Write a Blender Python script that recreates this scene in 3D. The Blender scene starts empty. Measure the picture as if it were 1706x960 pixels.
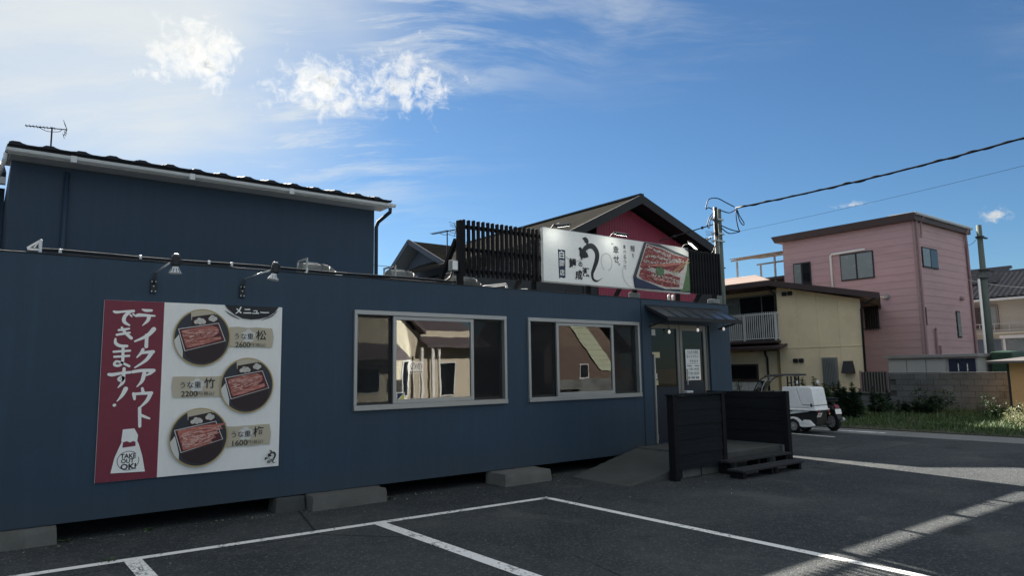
import bpy, math, random
from mathutils import Vector as V, Matrix, noise as mnoise
from mathutils.geometry import tessellate_polygon
random.seed(7)
sc = bpy.context.scene
col = sc.collection
PI = math.pi

# ------------------------------------------------------------------ camera
cd = bpy.data.cameras.new("camera")
cam = bpy.data.objects.new("camera", cd)
col.objects.link(cam)
sc.camera = cam
cd.sensor_width = 36.0
cd.lens = 1156.8 / 1706.0 * 36.0
cd.clip_start = 0.05
cd.clip_end = 3000
yaw, pitch, roll = math.radians(37.67), math.radians(6.84), math.radians(-0.90)
_f = V((math.sin(yaw) * math.cos(pitch), math.cos(yaw) * math.cos(pitch), math.sin(pitch)))
_r = V((math.cos(yaw), -math.sin(yaw), 0))
_u = _r.cross(_f)
_r2 = _r * math.cos(roll) + _u * math.sin(roll)
_u2 = -_r * math.sin(roll) + _u * math.cos(roll)
cam.matrix_world = Matrix(((_r2.x, _u2.x, -_f.x, 0), (_r2.y, _u2.y, -_f.y, 0), (_r2.z, _u2.z, -_f.z, 1.6), (0, 0, 0, 1)))

# ------------------------------------------------------------------ sun and sky
SUN = V((0.32, 1.78, 1.0)).normalized()          # towards the sun
EL = math.asin(SUN.z)
AZ = math.atan2(SUN.x, SUN.y)
sd = bpy.data.lights.new("sun", 'SUN')
sd.energy = 5.0
sd.angle = math.radians(0.53)
sd.color = (1.0, 0.93, 0.82)
so = bpy.data.objects.new("sun", sd)
col.objects.link(so)
so.rotation_euler = (-SUN).to_track_quat('-Z', 'Y').to_euler()
so.location = (0, 30, 40)

sc.view_settings.view_transform = 'Standard'
sc.view_settings.look = 'None'
sc.view_settings.exposure = 1.95
sc.view_settings.gamma = 1.0
sc.cycles.max_bounces = 8
sc.cycles.transparent_max_bounces = 12
sc.cycles.sample_clamp_indirect = 6

w = bpy.data.worlds.new("World")
sc.world = w
w.use_nodes = True
nt = w.node_tree
for n in list(nt.nodes):
    nt.nodes.remove(n)


class NG:
    """tiny helper to chain nodes"""
    def __init__(s, tree): s.t = tree
    def n(s, typ, **kw):
        x = s.t.nodes.new(typ)
        for k, v in kw.items():
            if k.startswith('_'):
                k = k[1:]
                x.inputs[int(k) if k.isdigit() else k].default_value = v
            else:
                setattr(x, k, v)
        return x
    def l(s, a, b): s.t.links.new(a, b)
    def m(s, op, a, b=None, c=None, clamp=False):
        x = s.t.nodes.new('ShaderNodeMath'); x.operation = op; x.use_clamp = clamp
        for i, v in enumerate((a, b, c)):
            if v is None: continue
            if isinstance(v, (int, float)): x.inputs[i].default_value = v
            else: s.l(v, x.inputs[i])
        return x.outputs[0]
    def vm(s, op, a, b=None):
        x = s.t.nodes.new('ShaderNodeVectorMath'); x.operation = op
        for i, v in enumerate((a, b)):
            if v is None: continue
            if isinstance(v, (tuple, list, V)): x.inputs[i].default_value = tuple(v)
            else: s.l(v, x.inputs[i])
        return x.outputs['Value'] if op in ('DOT_PRODUCT', 'LENGTH') else x.outputs[0]
    def ramp(s, v, a, b, c=0., d=1., smooth=True):
        x = s.t.nodes.new('ShaderNodeMapRange'); x.clamp = True
        if smooth: x.interpolation_type = 'SMOOTHSTEP'
        s.l(v, x.inputs[0])
        for i, q in enumerate((a, b, c, d)): x.inputs[i + 1].default_value = q
        return x.outputs[0]
    def noise(s, vec, scale, detail=4., rough=.55, dist=0., dim='3D'):
        x = s.t.nodes.new('ShaderNodeTexNoise'); x.noise_dimensions = dim
        if vec is not None: s.l(vec, x.inputs['Vector'])
        x.inputs['Scale'].default_value = scale; x.inputs['Detail'].default_value = detail
        x.inputs['Roughness'].default_value = rough; x.inputs['Distortion'].default_value = dist
        return x.outputs[0]
    def mix(s, fac, a, b, blend='MIX'):
        x = s.t.nodes.new('ShaderNodeMix'); x.data_type = 'RGBA'; x.blend_type = blend
        for i, v in ((0, fac), (6, a), (7, b)):
            if isinstance(v, (int, float)): x.inputs[i].default_value = v
            elif isinstance(v, tuple): x.inputs[i].default_value = v if len(v) == 4 else (*v, 1)
            else: s.l(v, x.inputs[i])
        return x.outputs[2]
    def comb(s, x, y, z):
        c = s.t.nodes.new('ShaderNodeCombineXYZ')
        for i, v in enumerate((x, y, z)):
            if isinstance(v, (int, float)): c.inputs[i].default_value = v
            else: s.l(v, c.inputs[i])
        return c.outputs[0]


g = NG(nt)
sky = g.n('ShaderNodeTexSky', sky_type='NISHITA', sun_disc=False, sun_elevation=EL, sun_rotation=AZ,
          altitude=50.0, air_density=1.0, dust_density=0.15, ozone_density=4.0)
SKY = 0.08
tc = g.n('ShaderNodeTexCoord')
D = g.vm('NORMALIZE', tc.outputs['Generated'])
sep = g.n('ShaderNodeSeparateXYZ'); g.l(D, sep.inputs[0])
dz = g.m('MAXIMUM', sep.outputs[2], 0.0)
den = g.m('ADD', dz, 0.18)
px = g.m('DIVIDE', sep.outputs[0], den)
py = g.m('DIVIDE', sep.outputs[1], den)
P = g.comb(px, py, 0.0)
# high thin veil of ice cloud: streaks drawn out along one wind direction
rot = g.n('ShaderNodeVectorRotate', rotation_type='Z_AXIS', _Angle=0.66); g.l(P, rot.inputs[0])
warp = g.n('ShaderNodeTexNoise', _Scale=1.1, _Detail=3.); g.l(P, warp.inputs['Vector'])
wv = g.vm('MULTIPLY', g.vm('SUBTRACT', warp.outputs['Color'], (.5, .5, .5)), (.45, .45, 0))
pw = g.vm('ADD', rot.outputs[0], wv)
n1 = g.noise(g.vm('MULTIPLY', pw, (0.75, 2.0, 1.0)), 1.5, 9., .66, .3)
n2 = g.noise(g.vm('MULTIPLY', pw, (0.9, 4.2, 1.0)), 2.6, 8., .66, .3)
big = g.noise(P, 0.9, 4., .55)
# ice cloud veil spread over the unseen sky too, to brighten shade; clear window to the east; it breaks up into wisps along its edge
side = g.m('SUBTRACT', 0.62, g.vm('DOT_PRODUCT', D, V((0.86, 0.44, 0.27)).normalized()))
side = g.m('ADD', side, g.m('MULTIPLY', g.m('SUBTRACT', big, .5), .42))
veilm = g.m('MULTIPLY', g.ramp(side, -0.26, -0.01), g.m('ADD', .74, g.m('MULTIPLY', g.ramp(n1, .36, .64), .26)))
wisp = g.m('MULTIPLY', g.ramp(g.m('ADD', g.m('MULTIPLY', n1, .6), g.m('MULTIPLY', n2, .4)), .43, .62), g.ramp(side, -0.37, -0.19))
cirrus = g.m('MAXIMUM', veilm, g.m('MULTIPLY', wisp, .80))
cirrus = g.m('MULTIPLY', cirrus, g.ramp(dz, 0.19, 0.33, .12, 1.))


def puff(center, ru, rv, scale, thr=0.0, seed=0.0):
    """density of one heap cloud around a compass direction of the sky"""
    c = V(center).normalized()
    r = c.cross(V((0, 0, 1))).normalized(); u = r.cross(c)
    f = g.vm('DOT_PRODUCT', D, c)
    a = g.m('DIVIDE', g.vm('DOT_PRODUCT', D, r), ru)
    b = g.m('DIVIDE', g.vm('DOT_PRODUCT', D, u), rv)
    rr = g.m('SQRT', g.m('ADD', g.m('MULTIPLY', a, a), g.m('MULTIPLY', b, b)))
    vec = g.vm('ADD', D, (seed, seed * .7, 0))
    nn = g.noise(vec, scale, 5., .6, .3)
    fr_ = g.noise(vec, scale * 3.6, 7., .62, .6)
    d = g.m('ADD', g.m('SUBTRACT', 1.0 + thr, rr), g.m('MULTIPLY', g.m('SUBTRACT', nn, .5), 3.0))
    d = g.m('ADD', d, g.m('MULTIPLY', g.m('SUBTRACT', fr_, .5), 3.1))
    d = g.m('MULTIPLY', d, g.m('GREATER_THAN', f, 0.0))
    return d, nn
puffs = [((.202, .894, .401), .050, .044, 15., -.10, 0.), ((.155, .915, .373), .032, .012, 22., -.25, 3.1), ((.353, .856, .379), .078, .036, 15., 0., 1.7), ((.450, .802, .393), .052, .040, 15., .10, 5.3), ((.881, .426, .206), .022, .006, 30., -.2, 2.2), ((.941, .288, .174), .014, .010, 30., -.2, 7.7)]
dens = None
shade = None
for c_, ru_, rv_, s_, t_, sd_ in puffs:
    d_, nn_ = puff(c_, ru_, rv_, s_, t_, sd_)
    dens = d_ if dens is None else g.m('MAXIMUM', dens, d_)
body = g.ramp(dens, -0.15, 1.35)
core = g.ramp(dens, 0.55, 1.6)
crag = g.noise(D, 26., 7., .68, .6)
core = g.m('MULTIPLY', core, g.ramp(crag, .42, .64))
skyc = g.mix(1.0, sky.outputs[0], (.225, .295, .335, 1), 'MULTIPLY')
# cloud brightness follows the sky's own light: brighter towards the sun
toward = g.vm('DOT_PRODUCT', D, SUN)
fwd = g.ramp(toward, 0.55, 1.0, 0.0, 1.0)
veil_b = g.m('ADD', 2.45, g.m('MULTIPLY', fwd, .30))
veil = g.mix(1.0, (0.955, 1.0, 1.0, 1), g.comb(veil_b, veil_b, veil_b), 'MULTIPLY')
c1 = g.mix(g.m('MULTIPLY', cirrus, .92), skyc, veil)
pf_b = g.m('ADD', 2.7, g.m('MULTIPLY', fwd, .9))
pfc = g.mix(core, (1.0, 0.985, 0.93, 1), (0.40, 0.46, 0.50, 1))
pfc = g.mix(1.0, pfc, g.comb(pf_b, pf_b, pf_b), 'MULTIPLY')
c2 = g.mix(g.m('MULTIPLY', body, .90), c1, pfc)
bg = g.n('ShaderNodeBackground', _Strength=SKY)
g.l(c2, bg.inputs[0])
wo = g.n('ShaderNodeOutputWorld')
g.l(bg.outputs[0], wo.inputs[0])

# ------------------------------------------------------------------ helpers
BASE = {}


def tag(o, label=None, cat=None, group=None, kind=None):
    if label: o['label'] = label
    if cat: o['category'] = cat
    if group: o['group'] = group
    if kind: o['kind'] = kind
    return o


def thing(name, label, cat, loc=(0, 0, 0), group=None):
    o = bpy.data.objects.new(name, None)
    o.empty_display_size = 0.1
    col.objects.link(o)
    o.location = loc
    BASE[o] = V(loc)
    return tag(o, label, cat, group)


class MB:
    def __init__(s): s.v, s.f, s.mi, s.cur = [], [], [], 0
    def face(s, pts):
        i = len(s.v); s.v += [V(p) for p in pts]; s.f.append(tuple(range(i, i + len(pts)))); s.mi.append(s.cur); return s
    def box(s, x0, x1, y0, y1, z0, z1):
        if x0 > x1: x0, x1 = x1, x0
        if y0 > y1: y0, y1 = y1, y0
        if z0 > z1: z0, z1 = z1, z0
        return s.hexa([(x0, y0, z0), (x1, y0, z0), (x1, y1, z0), (x0, y1, z0), (x0, y0, z1), (x1, y0, z1), (x1, y1, z1), (x0, y1, z1)])
    def hexa(s, p):
        i = len(s.v); s.v += [V(q) for q in p]
        for f in ((3, 2, 1, 0), (4, 5, 6, 7), (0, 1, 5, 4), (1, 2, 6, 5), (2, 3, 7, 6), (3, 0, 4, 7)):
            s.f.append(tuple(i + k for k in f)); s.mi.append(s.cur)
        return s
    def frame(s, d):
        d = V(d).normalized()
        up = V((0, 0, 1)) if abs(d.z) < .95 else V((0, 1, 0))
        a = d.cross(up).normalized()
        return d, a, a.cross(d)
    def beam(s, p, q, w, h, roll=0.):
        p, q = V(p), V(q); d, a, b = s.frame(q - p)
        if roll: a, b = a * math.cos(roll) + b * math.sin(roll), b * math.cos(roll) - a * math.sin(roll)
        a, b = a * w / 2, b * h / 2
        return s.hexa([p - a - b, p + a - b, p + a + b, p - a + b, q - a - b, q + a - b, q + a + b, q - a + b])
    def tube(s, pts, r, n=8, cap=True):
        pts = [V(p) for p in pts]; rs = r if isinstance(r, (list, tuple)) else [r] * len(pts)
        i0 = len(s.v); a = None
        for k, p in enumerate(pts):
            d = (pts[min(k + 1, len(pts) - 1)] - pts[max(k - 1, 0)]).normalized()
            if a is None: _, a, b = s.frame(d)
            else:
                a = (a - d * a.dot(d)).normalized()
            b = a.cross(d)
            for j in range(n):
                t = 2 * PI * j / n
                s.v.append(p + (a * math.cos(t) + b * math.sin(t)) * rs[k])
        for k in range(len(pts) - 1):
            for j in range(n):
                s.f.append((i0 + k * n + j, i0 + k * n + (j + 1) % n, i0 + (k + 1) * n + (j + 1) % n, i0 + (k + 1) * n + j)); s.mi.append(s.cur)
        if cap:
            s.f.append(tuple(i0 + j for j in range(n))[::-1]); s.mi.append(s.cur)
            e = i0 + (len(pts) - 1) * n
            s.f.append(tuple(e + j for j in range(n))); s.mi.append(s.cur)
        return s
    def cyl(s, p, q, r0, r1=None, n=16):
        return s.tube([p, q], [r0, r0 if r1 is None else r1], n)
    def lathe(s, c, axis, prof, n=20):
        """prof: list of (distance along axis, radius)"""
        c = V(c); d, a, b = s.frame(axis); i0 = len(s.v)
        for h, r in prof:
            for j in range(n):
                t = 2 * PI * j / n
                s.v.append(c + d * h + (a * math.cos(t) + b * math.sin(t)) * max(r, 1e-4))
        for k in range(len(prof) - 1):
            for j in range(n):
                s.f.append((i0 + k * n + j, i0 + k * n + (j + 1) % n, i0 + (k + 1) * n + (j + 1) % n, i0 + (k + 1) * n + j)); s.mi.append(s.cur)
        return s
    def prism(s, poly, ext):
        """poly: planar list of 3D points, ext: extrusion vector"""
        ext = V(ext); P_ = [V(p) for p in poly]; n = len(P_)
        i = len(s.v); s.v += P_ + [p + ext for p in P_]
        nrm = V((0, 0, 0))
        for k in range(n): nrm += P_[k].cross(P_[(k + 1) % n])
        flip = nrm.dot(ext) > 0
        a, b = list(range(i, i + n)), list(range(i + n, i + 2 * n))
        tris = tessellate_polygon([P_])
        for t in tris:
            tn = (P_[t[1]] - P_[t[0]]).cross(P_[t[2]] - P_[t[0]])
            t = tuple(t) if tn.dot(ext) < 0 else tuple(t)[::-1]
            s.f.append(tuple(a[k] for k in t)); s.mi.append(s.cur)
            s.f.append(tuple(b[k] for k in t[::-1])); s.mi.append(s.cur)
        for k in range(n):
            q = (a[k], a[(k + 1) % n], b[(k + 1) % n], b[k])
            s.f.append(q if flip else q[::-1]); s.mi.append(s.cur)
        return s
    def build(s, name, m, parent=None, smooth=False, bevel=0., label=None, kind=None, loc=None):
        base = V((0, 0, 0))
        if parent is not None: base = BASE[parent]
        elif loc is not None: base = V(loc)
        me = bpy.data.meshes.new(name)
        me.from_pydata([tuple(p - base) for p in s.v], [], s.f)
        ms = m if isinstance(m, (list, tuple)) else [m]
        for q in ms: me.materials.append(q)
        if len(ms) > 1: me.polygons.foreach_set('material_index', s.mi)
        if smooth: me.shade_smooth() if smooth is True else me.set_sharp_from_angle(angle=smooth)
        o = bpy.data.objects.new(name, me)
        col.objects.link(o)
        if smooth and smooth is not True:
            me.polygons.foreach_set('use_smooth', [True] * len(me.polygons))
        if bevel:
            b = o.modifiers.new('bevel', 'BEVEL'); b.width = bevel; b.segments = 2; b.limit_method = 'ANGLE'; b.angle_limit = math.radians(40)
        if parent is not None:
            o.parent = parent
        else:
            o.location = base
        BASE[o] = base
        return tag(o, label, None, None, kind)


def dup(o, delta, parent=None):
    """a copy of one part that shares its mesh"""
    c = o.copy(); col.objects.link(c)
    c.parent = parent or o.parent
    c.location = o.location + V(delta)
    BASE[c] = BASE[o]
    return c


def dup_thing(root, loc, rz=0., label=None):
    r = root.copy(); col.objects.link(r); r.location = loc; r.rotation_euler = (0, 0, rz)
    BASE[r] = V(loc)
    if label: r['label'] = label
    for ch in [o for o in bpy.data.objects if o.parent == root]:
        c = ch.copy(); col.objects.link(c); c.parent = r
        for gch in [o for o in bpy.data.objects if o.parent == ch]:
            d = gch.copy(); col.objects.link(d); d.parent = c
    return r


def wall_holes(mb, xs, zs, holes, y0, y1, axis='Y'):
    """wall slab between y0 (face) and y1 with rectangular holes (index pairs); axis Y: runs along X; axis X: runs along Y"""
    def T(a, y, z): return (a, y, z) if axis == 'Y' else (y, a, z)
    H = set(holes)
    nx, nz = len(xs) - 1, len(zs) - 1
    for i in range(nx):
        for j in range(nz):
            a, b, c, d = xs[i], xs[i + 1], zs[j], zs[j + 1]
            if (i, j) in H:
                continue
            mb.face([T(a, y0, c), T(b, y0, c), T(b, y0, d), T(a, y0, d)])
            mb.face([T(a, y1, d), T(b, y1, d), T(b, y1, c), T(a, y1, c)])
            for (di, dj, e0, e1) in ((-1, 0, (a, c), (a, d)), (1, 0, (b, d), (b, c)), (0, -1, (b, c), (a, c)), (0, 1, (a, d), (b, d))):
                k, l = i + di, j + dj
                if (k, l) in H or k < 0 or l < 0 or k >= nx or l >= nz:
                    mb.face([T(e0[0], y0, e0[1]), T(e1[0], y0, e1[1]), T(e1[0], y1, e1[1]), T(e0[0], y1, e0[1])])
    return mb


def rough_hexa(p, n=(14, 5, 5), amp=.006, chip=.018, seed=0.):
    """a cast block: the eight corners are filled with a grid whose faces wander and whose edges are chipped"""
    mb = MB(); p = [V(q) for q in p]
    nx, ny, nz = n
    key = {}
    def at(i, j, k):
        if (i, j, k) in key: return key[i, j, k]
        u, v, w_ = i / nx, j / ny, k / nz
        q = V((0, 0, 0))
        for idx, wt in ((0, (1-u)*(1-v)*(1-w_)), (1, u*(1-v)*(1-w_)), (2, u*v*(1-w_)), (3, (1-u)*v*(1-w_)), (4, (1-u)*(1-v)*w_), (5, u*(1-v)*w_), (6, u*v*w_), (7, (1-u)*v*w_)): q += p[idx] * wt
        cen = sum(p, V((0, 0, 0))) / 8
        e = (i in (0, nx)) + (j in (0, ny)) + (k in (0, nz))
        nv = mnoise.noise_vector(q * 9 + V((seed, 0, 0)))
        if k > 0:
            q = q + nv * amp
            if e >= 2:
                d = (cen - q); d.x *= .25
                c = max(0., mnoise.noise(q * 14 + V((seed, 3, 0))) + .12)
                q += d.normalized() * chip * c
        mb.v.append(q); key[i, j, k] = len(mb.v) - 1
        return key[i, j, k]
    def quad(a, b, c, d): mb.f.append((a, b, c, d)); mb.mi.append(0)
    for i in range(nx):
        for k in range(nz):
            quad(at(i, 0, k), at(i+1, 0, k), at(i+1, 0, k+1), at(i, 0, k+1)); quad(at(i+1, ny, k), at(i, ny, k), at(i, ny, k+1), at(i+1, ny, k+1))
        for j in range(ny):
            quad(at(i, j, nz), at(i+1, j, nz), at(i+1, j+1, nz), at(i, j+1, nz)); quad(at(i, j+1, 0), at(i+1, j+1, 0), at(i+1, j, 0), at(i, j, 0))
    for j in range(ny):
        for k in range(nz):
            quad(at(0, j+1, k), at(0, j, k), at(0, j, k+1), at(0, j+1, k+1)); quad(at(nx, j, k), at(nx, j+1, k), at(nx, j+1, k+1), at(nx, j, k+1))
    return mb


# ------------------------------------------------------------------ materials
def newmat(name):
    m = bpy.data.materials.new(name); m.use_nodes = True
    t = m.node_tree
    for n in list(t.nodes): t.nodes.remove(n)
    g = NG(t)
    out = g.n('ShaderNodeOutputMaterial')
    b = g.n('ShaderNodeBsdfPrincipled')
    g.l(b.outputs[0], out.inputs[0])
    return m, g, b, out


def mat(name, c, rough=.75, var=.15, scale=2.5, bump=0., bscale=40., metal=0., spec=.4, stretch=(1, 1, 1), dirt=0., dirtc=(.03, .03, .028), dscale=1.2, fine=.08):
    m, g, b, out = newmat(name)
    tc = g.n('ShaderNodeTexCoord')
    ob = g.n('ShaderNodeNewGeometry')
    vec = g.vm('MULTIPLY', ob.outputs['Position'], stretch)
    n1 = g.noise(vec, scale, 5., .6)
    n2 = g.noise(vec, scale * 14, 3., .6)
    oi = g.n('ShaderNodeObjectInfo')
    f = g.m('ADD', g.m('MULTIPLY', g.m('SUBTRACT', n1, .5), var * 2.4), g.m('MULTIPLY', g.m('SUBTRACT', n2, .5), fine * 2))
    f = g.m('ADD', f, 1.0)
    f = g.m('ADD', f, g.m('MULTIPLY', g.m('SUBTRACT', oi.outputs['Random'], .5), var * .5))
    colr = g.mix(1.0, (*c, 1), g.comb(f, f, f), 'MULTIPLY')
    if dirt:
        dn = g.noise(vec, dscale, 6., .65, .4)
        colr = g.mix(g.m('MULTIPLY', g.ramp(dn, .48, .72), dirt), colr, (*dirtc, 1))
    g.l(colr, b.inputs['Base Color'])
    rn = g.m('ADD', rough, g.m('MULTIPLY', g.m('SUBTRACT', n1, .5), .25), clamp=True)
    g.l(rn, b.inputs['Roughness'])
    b.inputs['Metallic'].default_value = metal
    b.inputs['Specular IOR Level'].default_value = spec
    if bump:
        bn = g.noise(vec, bscale, 4., .6)
        bp = g.n('ShaderNodeBump', _Strength=bump, _Distance=.01)
        g.l(bn, bp.inputs['Height']); g.l(bp.outputs[0], b.inputs['Normal'])
    return m


def emit(name, c, s):
    m, g, b, out = newmat(name)
    b.inputs['Base Color'].default_value = (*c, 1)
    b.inputs['Emission Color'].default_value = (*c, 1)
    b.inputs['Emission Strength'].default_value = s
    return m


def glass_mat(name, ior=2.2, tint=(.80, .84, .84), wob=.007):
    m, g, b, out = newmat(name)
    g.t.nodes.remove(b)
    tr = g.n('ShaderNodeBsdfTransparent', _Color=(*tint, 1))
    gl = g.n('ShaderNodeBsdfGlossy', _Roughness=.004)
    fr = g.n('ShaderNodeFresnel', _IOR=ior)
    ge = g.n('ShaderNodeNewGeometry')
    n = g.noise(ge.outputs['Position'], 1.6, 2., .5)
    bp = g.n('ShaderNodeBump', _Strength=wob, _Distance=.12)
    g.l(n, bp.inputs['Height']); g.l(bp.outputs[0], gl.inputs['Normal'])
    mx = g.n('ShaderNodeMixShader')
    g.l(fr.outputs[0], mx.inputs[0]); g.l(tr.outputs[0], mx.inputs[1]); g.l(gl.outputs[0], mx.inputs[2])
    g.l(mx.outputs[0], out.inputs[0])
    return m


def paint_wall(name, c, streak=.25, bump=.25):
    """painted render: mottled, faint vertical rain streaks, dull gloss"""
    m, g, b, out = newmat(name)
    ge = g.n('ShaderNodeNewGeometry'); p = ge.outputs['Position']
    n1 = g.noise(p, .9, 5., .6)
    n3 = g.noise(p, 26., 4., .6)
    sv = g.vm('MULTIPLY', p, (9., 9., .35)); n2 = g.noise(sv, 1.0, 4., .6)
    f = g.m('ADD', 1.0, g.m('MULTIPLY', g.m('SUBTRACT', n1, .5), .55))
    f = g.m('ADD', f, g.m('MULTIPLY', g.m('SUBTRACT', n2, .5), streak * 1.6))
    f = g.m('ADD', f, g.m('MULTIPLY', g.m('SUBTRACT', n3, .5), .10))
    cc = g.mix(1.0, (*c, 1), g.comb(f, f, f), 'MULTIPLY')
    dust = g.m('MULTIPLY', g.ramp(n2, .56, .80), streak * .55)
    cc = g.mix(dust, cc, (c[0] * 1.6 + .02, c[1] * 1.5 + .02, c[2] * 1.35 + .02, 1))
    # splash-back dirt along the foot of the wall
    sp = g.n('ShaderNodeSeparateXYZ'); g.l(p, sp.inputs[0])
    foot = g.m('MULTIPLY', g.ramp(g.m('ADD', sp.outputs[2], g.m('MULTIPLY', n1, .5)), .85, .35), .30)
    cc = g.mix(foot, cc, (.060, .062, .060, 1))
    g.l(cc, b.inputs['Base Color'])
    g.l(g.m('ADD', .42, g.m('MULTIPLY', n1, .3)), b.inputs['Roughness'])
    b.inputs['Specular IOR Level'].default_value = .35
    n4 = g.noise(p, 3.0, 3., .5)
    h = g.m('ADD', g.m('MULTIPLY', n3, .5), g.m('MULTIPLY', n4, 1.2))
    bp = g.n('ShaderNodeBump', _Strength=bump, _Distance=.012)
    g.l(h, bp.inputs['Height']); g.l(bp.outputs[0], b.inputs['Normal'])
    return m


def asphalt_mat(name):
    m, g, b, out = newmat(name)
    ge = g.n('ShaderNodeNewGeometry'); p = ge.outputs['Position']
    vo = g.n('ShaderNodeTexVoronoi', _Scale=62.); g.l(p, vo.inputs['Vector'])
    sepc = g.n('ShaderNodeSeparateColor'); g.l(vo.outputs['Color'], sepc.inputs[0])
    stone = g.ramp(sepc.outputs[0], .70, 1.0)
    n1 = g.noise(p, .45, 6., .62, .3)
    n2 = g.noise(p, 5., 5., .65)
    n3 = g.noise(p, 55., 3., .7)
    base = g.mix(g.ramp(n1, .40, .60), (.032, .039, .045, 1), (.052, .059, .064, 1))
    f = g.m('ADD', .72, g.m('MULTIPLY', n2, .36)); f = g.m('ADD', f, g.m('MULTIPLY', g.m('SUBTRACT', n3, .5), .55))
    base = g.mix(1.0, base, g.comb(f, f, f), 'MULTIPLY')
    base = g.mix(g.m('MULTIPLY', stone, .45), base, (.17, .165, .155, 1))
    # dark oil drips
    n5 = g.noise(p, 1.1, 4., .6); base = g.mix(g.m('MULTIPLY', g.ramp(n5, .62, .72), .60), base, (.020, .021, .023, 1))
    # pale washed out dust
    n6 = g.noise(g.vm('ADD', p, (7, 3, 0)), .8, 6., .7, .5); base = g.mix(g.m('MULTIPLY', g.ramp(n6, .52, .70), .50), base, (.105, .105, .10, 1))
    # cracks
    dv = g.vm('ADD', p, g.vm('MULTIPLY', g.n('ShaderNodeTexNoise', _Scale=1.3, _Detail=4.).outputs['Color'], (.9, .9, 0)))
    cr = g.n('ShaderNodeTexVoronoi', feature='DISTANCE_TO_EDGE', _Scale=.23); g.l(dv, cr.inputs['Vector'])
    crack = g.m('MULTIPLY', g.ramp(cr.outputs[0], .0045, .0012), g.ramp(n1, .47, .55))
    base = g.mix(g.m('MULTIPLY', crack, .75), base, (.012, .012, .013, 1))
    g.l(base, b.inputs['Base Color'])
    b.inputs['Roughness'].default_value = .88
    b.inputs['Specular IOR Level'].default_value = .25
    vb = g.m('SUBTRACT', 1.0, vo.outputs['Distance'])
    h = g.m('ADD', g.m('MULTIPLY', vb, .9), g.m('MULTIPLY', n3, .6)); h = g.m('SUBTRACT', h, g.m('MULTIPLY', crack, 2.))
    bp = g.n('ShaderNodeBump', _Strength=.75, _Distance=.007)
    g.l(h, bp.inputs['Height']); g.l(bp.outputs[0], b.inputs['Normal'])
    return m


def line_paint_mat(name):
    """worn road paint: chipped away to let the tarmac show"""
    m, g, b, out = newmat(name)
    ge = g.n('ShaderNodeNewGeometry'); p = ge.outputs['Position']
    n1 = g.noise(p, 2.2, 5., .65); n2 = g.noise(p, 26., 5., .75); n3 = g.noise(p, 90., 3., .6)
    f = g.m('ADD', .88, g.m('MULTIPLY', n1, .22))
    c = g.mix(1.0, (.84, .83, .81, 1), g.comb(f, f, f), 'MULTIPLY')
    chip = g.ramp(g.m('ADD', g.m('MULTIPLY', n2, .75), g.m('MULTIPLY', n1, .40)), .615, .70)
    dv = g.vm('ADD', p, g.vm('MULTIPLY', g.n('ShaderNodeTexNoise', _Scale=5., _Detail=4.).outputs['Color'], (.25, .25, 0)))
    cr = g.n('ShaderNodeTexVoronoi', feature='DISTANCE_TO_EDGE', _Scale=2.3); g.l(dv, cr.inputs['Vector'])
    crack = g.m('MULTIPLY', g.ramp(cr.outputs[0], .030, .010), g.ramp(n1, .46, .60))
    c = g.mix(g.m('MULTIPLY', g.m('MAXIMUM', chip, crack), .88), c, (.055, .057, .06, 1))
    g.l(c, b.inputs['Base Color'])
    b.inputs['Roughness'].default_value = .75
    bp = g.n('ShaderNodeBump', _Strength=.4, _Distance=.004)
    g.l(n3, bp.inputs['Height']); g.l(bp.outputs[0], b.inputs['Normal'])
    return m


def leaf_mat(name, c1, c2, tr=.25):
    m, g, b, out = newmat(name)
    ge = g.n('ShaderNodeNewGeometry')
    n = g.noise(ge.outputs['Position'], 2.3, 3., .6)
    r = g.m('ADD', g.m('MULTIPLY', n, .6), g.m('MULTIPLY', ge.outputs['Random Per Island'], .55))
    c = g.mix(g.ramp(r, .25, .85), (*c1, 1), (*c2, 1))
    g.l(c, b.inputs['Base Color']); b.inputs['Roughness'].default_value = .6
    t = g.n('ShaderNodeBsdfTranslucent'); g.l(c, t.inputs[0])
    mx = g.n('ShaderNodeMixShader', _0=tr)
    g.l(b.outputs[0], mx.inputs[1]); g.l(t.outputs[0], mx.inputs[2]); g.l(mx.outputs[0], out.inputs[0])
    return m


M = {}
M['navy'] = paint_wall('navy painted render', (.025, .051, .084), .22)
M['navy_house'] = paint_wall('navy painted house wall', (.023, .045, .078), .18, .15)
M['navy_dark'] = mat('dark navy trim', (.016, .022, .034), .6, .2)
M['asphalt'] = asphalt_mat('worn asphalt')
M['line'] = line_paint_mat('worn white road paint')
M['concrete'] = mat('weathered concrete', (.130, .130, .122), .9, .30, 2.2, .5, 35., dirt=.55, dirtc=(.075, .075, .066), dscale=2.6)
M['concrete_dark'] = mat('stained concrete', (.062, .066, .064), .9, .32, 2.4, .5, 30., dirt=.6, dirtc=(.05, .055, .045), dscale=2.)
M['block'] = mat('old concrete block', (.115, .126, .13), .92, .34, 1.3, .5, 60., dirt=.65, dirtc=(.045, .052, .05), dscale=.8)
M['soil'] = mat('soil', (.075, .070, .050), .95, .3, 1.5, .6, 20.)
M['ground'] = mat('bare earth', (.16, .15, .12), .95, .25, .2, .3, 4.)
M['gutter'] = mat('pale worn concrete strip', (.185, .19, .185), .9, .22, 1.1, .4, 30., dirt=.5, dirtc=(.12, .115, .10), dscale=1.1)
M['alu'] = mat('grey aluminium', (.36, .365, .365), .42, .12, 3., metal=.55, spec=.5)
M['alu_brown'] = mat('bronze aluminium', (.20, .19, .175), .42, .12, 3., metal=.45)
M['steel'] = mat('galvanised steel', (.50, .52, .53), .42, .2, 5., .1, 20., metal=.65)
M['steel_dark'] = mat('dark painted metal', (.020, .022, .026), .62, .2, 5.)
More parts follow.
